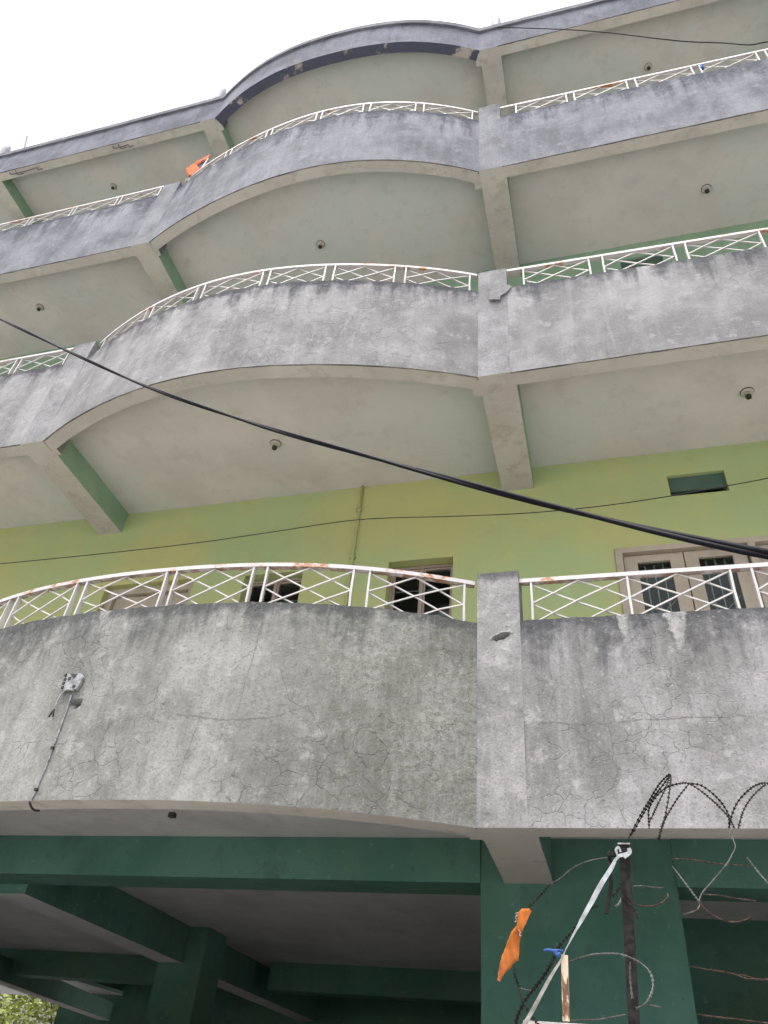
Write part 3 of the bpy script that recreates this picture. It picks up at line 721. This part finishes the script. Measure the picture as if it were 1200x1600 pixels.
for (x, z) in ([(-2.135, 0.562), (-2.131, 0.518), (-2.128, 0.457), (-2.127, 0.391), (-2.125, 0.332), (-2.125, 0.264), (-2.123, 0.185), (-2.127, 0.109), (-2.129, 0.05), (-2.135, 0.014), (-2.134, -0.004)][5], [(-2.135, 0.562), (-2.131, 0.518), (-2.128, 0.457), (-2.127, 0.391), (-2.125, 0.332), (-2.125, 0.264), (-2.123, 0.185), (-2.127, 0.109), (-2.129, 0.05), (-2.135, 0.014), (-2.134, -0.004)][8]):
    m = MB(); q = onface(x, z, .008); m.box(q.x-.008, q.x+.008, q.y-.008, q.y+.008, q.z-.006, q.z+.006); m.build('clip', M['socket'], t)

# flakes of plaster lifting from the corner posts
def flake(pts, y, lift):
    m = MB(); n = len(pts); c = (sum(p[0] for p in pts)/n, sum(p[1] for p in pts)/n)
    zmax = max(p[1] for p in pts)
    A = [(x, y-.001, z) for x, z in pts]; B = [(x, y-.004-lift*(zmax-z)*1.6, z) for x, z in pts]
    m.poly(B); 
    for i in range(n): j = (i+1) % n; m.quad(A[i], A[j], B[j], B[i])
    return m
flake([(0.103, 4.31), (0.165, 4.33), (0.256, 4.294), (0.272, 4.259), (0.241, 4.193), (0.184, 4.15), (0.178, 4.095), (0.088, 4.126), (0.098, 4.191)], -.006, .035).build('plaster_flake', M['c1p'], bld)

# ------------------------------------------------------------------ cloths on the top railing
t = thing('orange_bag', 'orange cloth bag with a dark strap hung on the top curved railing', 'bag', (-3.53, 0.02, 8.131))
q0 = Vector((-3.53, 0.02, 8.131))
def cloth(pts, n, thick, mat, name, parent):
    """a hanging sheet through two edges of points"""
    m = MB(); L = spline(pts[0], n); Rr = spline(pts[1], n); cols = 6
    def P(i, j, s):
        a = L[i].lerp(Rr[i], j/cols); d = .005*math.sin(j*2.1+i*.7)+.003*math.sin(i*1.3+j)
        return a + Vector((0, -1, 0))*(d+s)
    for s in (0, thick):
        for i in range(len(L)-1):
            for j in range(cols): m.quad(P(i, j, s), P(i+1, j, s), P(i+1, j+1, s), P(i, j+1, s))
    for i in range(len(L)-1):
        for j in (0, cols): m.quad(P(i, j, 0), P(i+1, j, 0), P(i+1, j, thick), P(i, j, thick))
    o = m.build(name, mat, parent, False)
    for pl in o.data.polygons: pl.use_smooth = True
    return o
cloth([[(-3.773, 0.02, 8.146), (-3.723, 0.02, 8.023), (-3.666, 0.02, 7.899)], [(-3.688, 0.02, 8.282), (-3.583, 0.02, 8.118), (-3.545, 0.02, 8.028)]], 5, .03, M['orange2'], 'bag_body', t)
cloth([[(-3.722, 0.04, 8.325), (-3.624, 0.04, 8.177), (-3.559, 0.04, 8.076)], [(-3.591, 0.04, 8.458), (-3.53, 0.04, 8.369), (-3.495, 0.04, 8.235)]], 4, .02, M['purple'], 'strap', t)
cloth([[(-3.69, 0.01, 8.277), (-3.663, 0.01, 8.235)], [(-3.496, 0.01, 8.439), (-3.491, 0.01, 8.332)]], 3, .02, M['orange2'], 'flap', t)
m = MB(); m.tube([(-3.511, -0.02, 7.917), (-3.482, -0.02, 8.265)], .012, 6); m.build('stick', M['white'], t)
m = MB(); q = (2.347, 0.05, 7.769)
m.lathe([(.006, .05), (.016, .03), (.02, .01), (.012, -.01), (.022, -.03), (.018, -.06), (.008, -.07)], q, 9)
tag(m.build('blue_rag', M['blue'], None, True), 'small blue rag knotted on the top railing', 'rag')

# ------------------------------------------------------------------ boundary wall with its iron post, stick and razor wire
FY = -.6
wb = thing('boundary_wall', 'low plastered boundary wall pier under the wooden stick', 'wall', (.38, FY, GZ))
b = MB(); b.box(.262, .502, FY-.0, FY+.24, GZ, -.83); b.build('pier', M['capwall'], wb)
b = MB(); b.box(.255, .509, FY-.012, FY+.25, -.829, -.797); b.build('coping', M['capwall'], wb)
b = MB(); b.box(.503, 14, FY+.03, FY+.2, GZ, -1.0); b.box(-22, .261, FY+.03, FY+.2, GZ, -1.0); b.build('low_wall', M['capwall'], wb)  # both runs carried on out of view to block light from the street
m = MB()
pp = [(0.616, -0.6, -0.246), (0.655, -0.6, -0.246), (0.583, -0.6, -0.784), (0.614, -0.6, -0.782)]
a0, a1, b0, b1 = [Vector(p) for p in pp]     # top left, top right, low left, low right
d0 = (b0-a0); low0, low1 = a0+d0*1.45, a1+(b1-a1)*1.45
for (A, B_, dy) in ((a0, low0, 0),):
    w = (a1-a0)
    prof = [(0, 0), (.036, 0), (.036, .004), (.004, .004), (.004, .034), (0, .034)]
    ring = lambda o: [o + Vector((x, y, 0)) for x, y in prof]
    T, L = ring(a0), ring(low0)
    for i in range(6): j = (i+1) % 6; m.quad(T[i], T[j], L[j], L[i])
    m.poly([T[0], T[1], T[2], T[3]]); m.poly([T[0], T[3], T[4], T[5]]); m.poly([L[0], L[1], L[2], L[3]])
it = thing('iron_post', 'tall dark angle iron post with a white cloth strip knotted at its top', 'post', tuple(low0))
m.build('angle', M['steel'], it)
m = MB(); m.bar([a0+Vector((-.004, -.002, .001)), a1+Vector((.0, -.002, .001))], .004, .005); m.bar([a0+Vector((-.001, 0, .001)), a0+Vector((-.001, .034, .001))], .004, .005); m.build('bright_cut_edge', M['boxmetal'], it)
m = MB(); m.bar([(0.577, -0.58, -0.276), (0.578, -0.58, -0.319), (0.574, -0.58, -0.378), (0.558, -0.58, -0.435), (0.549, -0.58, -0.47)], .018, .012); m.bar([(0.572, -0.58, -0.276), (0.616, -0.58, -0.273)], .016, .016); m.build('side_bracket', M['steel'], it)
m = MB(); 
m.bar(spline([(0.398, -0.57, -0.601), (0.396, -0.57, -0.638), (0.393, -0.57, -0.707), (0.39, -0.57, -0.789)], 6), .026, .022); o = m.build('wooden_stick', M['peel'])
tag(o, 'short peeling wooden stick standing on the pier beside the iron post', 'stick')

def ribbon(path, widths, mat, name, parent=None, face=Vector((0, -1, .2)), thick=.0015):
    pts = spline(path, 8); m = MB(); n = len(pts)
    wd = [widths[min(int(i/8), len(widths)-1)]*(1-(i % 8)/8)+widths[min(int(i/8)+1, len(widths)-1)]*((i % 8)/8) for i in range(n)]
    Ls, Rs = [], []
    for i, p in enumerate(pts):
        t_ = (pts[min(i+1, n-1)]-pts[max(i-1, 0)]).normalized(); s_ = t_.cross(face).normalized()
        bend = face.normalized()*(.0007*math.sin(i*.55))
        Ls.append(p-s_*wd[i]/2+bend); Rs.append(p+s_*wd[i]/2-bend)
    for i in range(n-1):
        m.quad(Ls[i], Ls[i+1], Rs[i+1], Rs[i])
        o = Vector((0, thick, 0)); m.quad(Ls[i]+o, Ls[i+1]+o, Rs[i+1]+o, Rs[i]+o)
        m.quad(Ls[i], Ls[i+1], Ls[i+1]+o, Ls[i]+o); m.quad(Rs[i], Rs[i+1], Rs[i+1]+o, Rs[i]+o)
    return m.build(name, mat, parent)
t = thing('cloth_strip', 'long white cloth strip tied to the iron post and pulled down to the left', 'cloth strip', [(0.601, -0.61, -0.298), (0.581, -0.62, -0.333), (0.543, -0.63, -0.386), (0.506, -0.635, -0.444), (0.469, -0.64, -0.5), (0.439, -0.64, -0.545), (0.406, -0.64, -0.596), (0.389, -0.64, -0.627), (0.358, -0.65, -0.671), (0.325, -0.66, -0.723), (0.294, -0.67, -0.774), (0.271, -0.68, -0.81), (0.253, -0.69, -0.837)][0])
ribbon([(0.601, -0.61, -0.298), (0.581, -0.62, -0.333), (0.543, -0.63, -0.386), (0.506, -0.635, -0.444), (0.469, -0.64, -0.5), (0.439, -0.64, -0.545), (0.406, -0.64, -0.596), (0.389, -0.64, -0.627), (0.358, -0.65, -0.671), (0.325, -0.66, -0.723), (0.294, -0.67, -0.774), (0.271, -0.68, -0.81), (0.253, -0.69, -0.837)][:7], [0.009, 0.0145, 0.017, 0.0165, 0.013, 0.007, 0.0025, 0.007, 0.0105, 0.0115, 0.0125, 0.0135, 0.0135][:7], M['strip'], 'strip', t); ribbon([(0.601, -0.61, -0.298), (0.581, -0.62, -0.333), (0.543, -0.63, -0.386), (0.506, -0.635, -0.444), (0.469, -0.64, -0.5), (0.439, -0.64, -0.545), (0.406, -0.64, -0.596), (0.389, -0.64, -0.627), (0.358, -0.65, -0.671), (0.325, -0.66, -0.723), (0.294, -0.67, -0.774), (0.271, -0.68, -0.81), (0.253, -0.69, -0.837)][6:], [0.009, 0.0145, 0.017, 0.0165, 0.013, 0.007, 0.0025, 0.007, 0.0105, 0.0115, 0.0125, 0.0135, 0.0135][6:], M['strip_low'], 'strip', t)
ribbon([(0.608, -0.612, -0.29), (0.604, -0.612, -0.269), (0.614, -0.612, -0.26), (0.619, -0.612, -0.277)], [.006, .009, .008, .006], M['strip'], 'knot', t); ribbon([(0.594, -0.615, -0.31), (0.612, -0.615, -0.291), (0.632, -0.615, -0.286), (0.653, -0.615, -0.275)], [.006, .012, .014, .008], M['strip'], 'knot', t); ribbon([(0.648, -0.62, -0.265), (0.649, -0.62, -0.279), (0.628, -0.62, -0.297)], [.012, .015, .012], M['strip'], 'knot', t)
# orange rag
t = MB()
def sheet(outline, y0, mat, name, lab, cat):
    """a rag: outline filled with a fan of strips, wrinkled, given thickness"""
    bm = bmesh.new(); vs = [bm.verts.new(p) for p in outline]; bm.faces.new(vs)
    bmesh.ops.triangulate(bm, faces=bm.faces[:]); bmesh.ops.subdivide_edges(bm, edges=bm.edges[:], cuts=3, use_grid_fill=True)
    bmesh.ops.subdivide_edges(bm, edges=bm.edges[:], cuts=1, use_grid_fill=True)
    for v in bm.verts:
        if v.is_boundary: v.co.x += .0022*mnoise.noise(v.co*160); v.co.z += .0022*mnoise.noise(v.co*170+Vector((9, 0, 0)))
        v.co.y += .007*math.sin(v.co.x*130+v.co.z*22) + .010*mnoise.noise(v.co*16) + .004*mnoise.noise(v.co*60)
    r = bmesh.ops.extrude_face_region(bm, geom=bm.faces[:])
    for e in r['geom']:
        if isinstance(e, bmesh.types.BMVert): e.co.y += .002
    bmesh.ops.recalc_face_normals(bm, faces=bm.faces)
    me = bpy.data.meshes.new(name); bm.to_mesh(me); bm.free(); me.materials.append(mat)
    for p in me.polygons: p.use_smooth = True
    o = bpy.data.objects.new(name, me); C.objects.link(o); return tag(o, lab, cat)
rag = thing('orange_rag', 'torn orange rag caught on the razor wire left of the iron post', 'rag', [(0.236, -0.62, -0.533), (0.25, -0.62, -0.52), (0.259, -0.62, -0.552), (0.251, -0.62, -0.576), (0.248, -0.62, -0.629), (0.227, -0.62, -0.644), (0.203, -0.62, -0.668), (0.181, -0.62, -0.695), (0.173, -0.62, -0.69), (0.177, -0.62, -0.669), (0.193, -0.62, -0.617), (0.21, -0.62, -0.573)][0])
o = sheet([(0.236, -0.62, -0.533), (0.25, -0.62, -0.52), (0.259, -0.62, -0.552), (0.251, -0.62, -0.576), (0.248, -0.62, -0.629), (0.227, -0.62, -0.644), (0.203, -0.62, -0.668), (0.181, -0.62, -0.695), (0.173, -0.62, -0.69), (0.177, -0.62, -0.669), (0.193, -0.62, -0.617), (0.21, -0.62, -0.573)], 0, M['orange'], 'rag_body', None, None); o.parent = rag; o.matrix_parent_inverse = Matrix.Translation(-Vector([(0.236, -0.62, -0.533), (0.25, -0.62, -0.52), (0.259, -0.62, -0.552), (0.251, -0.62, -0.576), (0.248, -0.62, -0.629), (0.227, -0.62, -0.644), (0.203, -0.62, -0.668), (0.181, -0.62, -0.695), (0.173, -0.62, -0.69), (0.177, -0.62, -0.669), (0.193, -0.62, -0.617), (0.21, -0.62, -0.573)][0]))
o = sheet([(0.249, -0.625, -0.486), (0.264, -0.625, -0.473), (0.288, -0.625, -0.468), (0.297, -0.625, -0.479), (0.287, -0.625, -0.492), (0.279, -0.625, -0.515), (0.265, -0.625, -0.543), (0.256, -0.625, -0.558), (0.242, -0.625, -0.538), (0.25, -0.625, -0.513)], 0, M['orange'], 'rag_knot', None, None); o.parent = rag; o.matrix_parent_inverse = Matrix.Translation(-Vector([(0.236, -0.62, -0.533), (0.25, -0.62, -0.52), (0.259, -0.62, -0.552), (0.251, -0.62, -0.576), (0.248, -0.62, -0.629), (0.227, -0.62, -0.644), (0.203, -0.62, -0.668), (0.181, -0.62, -0.695), (0.173, -0.62, -0.69), (0.177, -0.62, -0.669), (0.193, -0.62, -0.617), (0.21, -0.62, -0.573)][0]))
m = MB()
for th_ in [[(0.251, -0.63, -0.494), (0.242, -0.63, -0.5), (0.245, -0.63, -0.51), (0.239, -0.63, -0.517)], [(0.251, -0.63, -0.539), (0.257, -0.63, -0.549), (0.253, -0.63, -0.556), (0.26, -0.63, -0.558)], [(0.25, -0.63, -0.487), (0.244, -0.63, -0.489), (0.246, -0.63, -0.499)]]: m.tube(spline(th_, 4), .0018, 4)
m.build('loose_thread', M['strip'], rag)
m = MB(); m.tube(spline([(0.331, -0.595, -0.594), (0.345, -0.595, -0.59), (0.361, -0.595, -0.592), (0.379, -0.595, -0.591), (0.396, -0.595, -0.593)], 6), .0045, 6); m.tube(spline([(0.369, -0.6, -0.593), (0.376, -0.6, -0.605), (0.387, -0.6, -0.602)], 6), .008, 6)
tag(m.build('blue_string', M['blue'], None, True), 'blue string knotted round the top of the wooden stick', 'string')

# razor wire: a core with barbs every few centimetres
def strand(path, mat, parent, name='wire_loop', r=.0019, barb=.0056, step=.0125):
    pts = spline(path, 10); m = MB(); m.tube(pts, r, 5)
    acc = 0.
    for i in range(1, len(pts)):
        acc += (pts[i]-pts[i-1]).length
        if acc >= step:
            acc = 0; t_ = (pts[i]-pts[i-1]).normalized(); a = rnd.uniform(0, 6.28)
            u = t_.orthogonal().normalized(); w = t_.cross(u)
            side = (u*math.cos(a)+w*math.sin(a))
            side = (t_.cross(Vector((0, 1, .3))).normalized()*2.2 + side*.7).normalized()
            for sg in (1, -1):
                p = pts[i]
                m.poly([p-t_*.005+side*sg*r*.5, p+t_*.005+side*sg*r*.5, p+t_*.007+side*sg*barb, p-t_*.001+side*sg*barb*.55])
                m.poly([p-t_*.005+side*sg*r*.5+Vector((0, .0012, 0)), p+t_*.005+side*sg*r*.5+Vector((0, .0012, 0)), p+t_*.007+side*sg*barb+Vector((0, .0012, 0)), p-t_*.001+side*sg*barb*.55+Vector((0, .0012, 0))])
    return m.build(name, mat, parent)
t = thing('razor_wire', 'coil of rusty razor wire looping up right of the iron post against the balcony', 'razor wire', (.9, FY, -.5), 'razor wire along the boundary wall')
for p in [[(0.656, -0.45, -0.18), (0.706, -0.494, -0.112), (0.746, -0.538, -0.068), (0.787, -0.581, -0.024), (0.822, -0.625, -0.006), (0.824, -0.669, -0.033), (0.809, -0.712, -0.096), (0.78, -0.756, -0.194), (0.745, -0.8, -0.287)], [(0.665, -0.47, -0.178), (0.715, -0.503, -0.112), (0.756, -0.535, -0.064), (0.798, -0.567, -0.025), (0.824, -0.6, -0.004)], [(0.735, -0.45, -0.145), (0.737, -0.482, -0.12), (0.74, -0.514, -0.095), (0.764, -0.545, -0.065), (0.807, -0.577, -0.038), (0.852, -0.609, -0.034), (0.882, -0.641, -0.045), (0.913, -0.673, -0.08), (0.945, -0.705, -0.128), (0.97, -0.736, -0.176), (0.982, -0.768, -0.219), (0.984, -0.8, -0.253)], [(0.887, -0.6, -0.03), (0.932, -0.58, -0.03), (0.973, -0.56, -0.057), (1.001, -0.54, -0.089), (1.015, -0.52, -0.121), (1.011, -0.5, -0.157)], [(0.888, -0.6, -0.033), (0.841, -0.645, -0.096), (0.796, -0.69, -0.166), (0.766, -0.735, -0.222), (0.744, -0.78, -0.281)], [(0.723, -0.8, -0.232), (0.767, -0.733, -0.142), (0.804, -0.667, -0.065), (0.826, -0.6, -0.001)], [(1.016, -0.45, -0.144), (1.028, -0.494, -0.113), (1.052, -0.538, -0.078), (1.086, -0.581, -0.054), (1.115, -0.625, -0.047), (1.139, -0.669, -0.058), (1.163, -0.712, -0.088), (1.183, -0.756, -0.148), (1.187, -0.8, -0.225)], [(0.999, -0.78, -0.248), (1.039, -0.72, -0.166), (1.09, -0.66, -0.096), (1.146, -0.6, -0.038)]]: strand(p, M['razor'], t)
for p in [[(1.01, -0.5, -0.155), (1.009, -0.536, -0.199), (1.008, -0.571, -0.243), (0.984, -0.607, -0.285), (0.958, -0.643, -0.323), (0.899, -0.679, -0.386), (0.859, -0.714, -0.43), (0.841, -0.75, -0.464)], [(0.793, -0.5, -0.29), (0.816, -0.542, -0.342), (0.841, -0.583, -0.399), (0.852, -0.625, -0.434), (0.848, -0.667, -0.457), (0.831, -0.708, -0.481), (0.792, -0.75, -0.502)], [(1.05, -0.5, -0.259), (1.068, -0.55, -0.32), (1.086, -0.6, -0.373)], [(0.644, -0.6, -0.386), (0.677, -0.567, -0.376), (0.715, -0.533, -0.371), (0.755, -0.5, -0.364)], [(0.354, -0.45, -0.346), (0.393, -0.487, -0.336), (0.444, -0.525, -0.309), (0.505, -0.562, -0.294), (0.571, -0.6, -0.292)]]: strand(p, M['razor_grey'], t, r=.0017, barb=.0042)
for p in [[(0.841, -0.75, -0.464), (0.854, -0.742, -0.481), (0.875, -0.733, -0.497), (0.906, -0.725, -0.511), (0.939, -0.717, -0.513), (0.969, -0.708, -0.506), (0.994, -0.7, -0.494)], [(0.64, -0.62, -0.442), (0.663, -0.596, -0.445), (0.695, -0.572, -0.441), (0.734, -0.548, -0.425), (0.759, -0.524, -0.401), (0.765, -0.5, -0.382)], [(0.894, -0.4, -0.358), (0.947, -0.407, -0.362), (0.998, -0.413, -0.372), (1.058, -0.42, -0.38)]]: strand(p, M['razor_rust'], t, r=.0017, barb=.0042)
t = thing('razor_wire', 'slack loops of razor wire left of the iron post below the orange rag', 'razor wire', (.4, FY, -.7), 'razor wire along the boundary wall')
for p in [[(0.354, -0.45, -0.346), (0.32, -0.483, -0.391), (0.286, -0.517, -0.434), (0.278, -0.55, -0.455)], [(0.224, -0.55, -0.637), (0.229, -0.575, -0.669), (0.242, -0.6, -0.7), (0.252, -0.625, -0.735), (0.271, -0.65, -0.768), (0.293, -0.675, -0.796), (0.31, -0.7, -0.815)], [(0.521, -0.42, -0.409), (0.492, -0.44, -0.425), (0.449, -0.46, -0.477), (0.414, -0.48, -0.518), (0.379, -0.5, -0.559), (0.344, -0.52, -0.622), (0.311, -0.54, -0.669), (0.274, -0.56, -0.716), (0.248, -0.58, -0.756), (0.228, -0.6, -0.803)], [(0.38, -0.5, -0.549), (0.354, -0.492, -0.597), (0.318, -0.483, -0.651), (0.282, -0.475, -0.689), (0.252, -0.467, -0.72), (0.222, -0.458, -0.769), (0.212, -0.45, -0.796)], [(0.602, -0.58, -0.372), (0.619, -0.595, -0.396), (0.622, -0.61, -0.435), (0.64, -0.625, -0.463), (0.649, -0.64, -0.497)], [(0.607, -0.61, -0.385), (0.588, -0.625, -0.414), (0.576, -0.64, -0.428)]]: strand(p, M['razor'], t, r=.002, barb=.007)
for p in [[(0.395, -0.55, -0.62), (0.429, -0.573, -0.613), (0.468, -0.595, -0.604), (0.511, -0.618, -0.6), (0.573, -0.641, -0.602), (0.616, -0.664, -0.617), (0.648, -0.686, -0.638), (0.666, -0.709, -0.663), (0.669, -0.732, -0.696), (0.657, -0.755, -0.729), (0.637, -0.777, -0.756), (0.612, -0.8, -0.77)], [(0.578, -0.75, -0.781), (0.54, -0.728, -0.787), (0.496, -0.705, -0.793), (0.451, -0.683, -0.794), (0.411, -0.66, -0.795)], [(0.61, -0.63, -0.621), (0.604, -0.633, -0.662), (0.603, -0.637, -0.698), (0.604, -0.64, -0.72)], [(0.236, -0.55, -0.691), (0.248, -0.56, -0.703), (0.28, -0.57, -0.709)], [(0.638, -0.7, -0.745), (0.662, -0.675, -0.745), (0.686, -0.65, -0.745)], [(0.603, -0.62, -0.428), (0.595, -0.63, -0.448), (0.585, -0.64, -0.458)]]: strand(p, M['razor_grey'], t, barb=.005)
t = thing('barbed_strand', 'rusty straight barbed strands low at the right in front of the dark ground floor', 'razor wire', (1.1, FY, -.7))
for p in [[(0.793, -0.45, -0.594), (0.848, -0.45, -0.601), (0.897, -0.45, -0.606), (0.936, -0.45, -0.611), (0.973, -0.45, -0.623), (1.002, -0.45, -0.623), (1.051, -0.45, -0.624), (1.136, -0.45, -0.627)], [(0.956, -0.45, -0.613), (0.979, -0.45, -0.617), (1.011, -0.45, -0.626), (1.051, -0.45, -0.621)], [(0.8, -0.45, -0.732), (0.863, -0.45, -0.736), (0.92, -0.45, -0.739), (1.023, -0.45, -0.745), (1.105, -0.45, -0.75)], [(0.8, -0.45, -0.252), (0.866, -0.45, -0.254), (0.962, -0.45, -0.267), (1.068, -0.45, -0.272)]]: strand(p, M['razor_rust'], t, 'strand', r=.0015, barb=.0045)

# ------------------------------------------------------------------ trees behind the open left end
leafm = NT('sunlit_leaves', .6, .3)
_n = leafm.noise(leafm.P, 3, 4, .6); _m = leafm.noise(leafm.P, 21, 2, .6)
leafm.b.inputs['Transmission Weight'].default_value = 0.0
lm = leafm.done(leafm.mix(leafm.ramp(_n, .35, .65), leafm.mix(_m, (.10, .16, .03), (.24, .27, .05)), leafm.mix(_m, (.32, .3, .08), (.17, .22, .045))))
barkm = plain('tree_bark', (.13, .1, .075), .9, .1, .35, 12)
def tree(x, y, h, r, lab, seed):
    rr = random.Random(seed); t = thing('tree', lab, 'tree', (x, y, GZ))
    m = MB(); top = Vector((x+.3, y, GZ+h*.6))
    def limb(a, b_, r0, r1):
        pts = [a.lerp(b_, i/5)+Vector((rr.uniform(-.06, .06), rr.uniform(-.06, .06), 0))*(1 if 0 < i < 5 else 0) for i in range(6)]
        base = len(m.v); n = 7
        for i, p in enumerate(pts):
            q = r0+(r1-r0)*i/5
            for j in range(n): m.v.append((p.x+q*math.cos(6.283*j/n), p.y+q*math.sin(6.283*j/n), p.z))
        for i in range(5):
            for j in range(n): m.f.append((base+i*n+j, base+i*n+(j+1) % n, base+(i+1)*n+(j+1) % n, base+(i+1)*n+j)); m.mi.append(0)
    limb(Vector((x, y, GZ)), top, .16, .09)
    cl = []
    for i in range(16):
        d = Vector((rr.uniform(-1, 1), rr.uniform(-1, 1), rr.uniform(-.35, 1))); d = d.normalized()*r*rr.uniform(.5, 1)
        e = top+d; limb(top-Vector((0, 0, rr.uniform(0, h*.3))), e, .05, .015); cl.append(e)
    m.build('trunk', barkm, t, True)
    m = MB()
    for e in cl:
        for i in range(300):
            p = e+Vector((rr.gauss(0, .36), rr.gauss(0, .36), rr.gauss(0, .3)))
            u = Vector((rr.uniform(-1, 1), rr.uniform(-1, 1), rr.uniform(-.6, .6))).normalized(); w = u.orthogonal().normalized(); w = (w*math.cos(i)+u.cross(w)*math.sin(i))
            L = rr.uniform(.1, .2)
            m.poly([p, p+u*L*.5+w*L*.25, p+u*L, p+u*L*.5-w*L*.25])
    me = bpy.data.meshes.new('crown'); me.from_pydata(m.v, [], m.f); me.materials.append(lm)
    o = bpy.data.objects.new('crown', me); C.objects.link(o); o.parent = t; o.matrix_parent_inverse = Matrix.Translation(-t.location)
tree(-14.2, 17.5, 5.2, 2.0, 'taller loose yellow green tree farther back beyond the open end', 5)
tree(-15.5, 15.5, 4.2, 1.9, 'bushy yellow green tree seen under the beams at the lower left corner', 3)
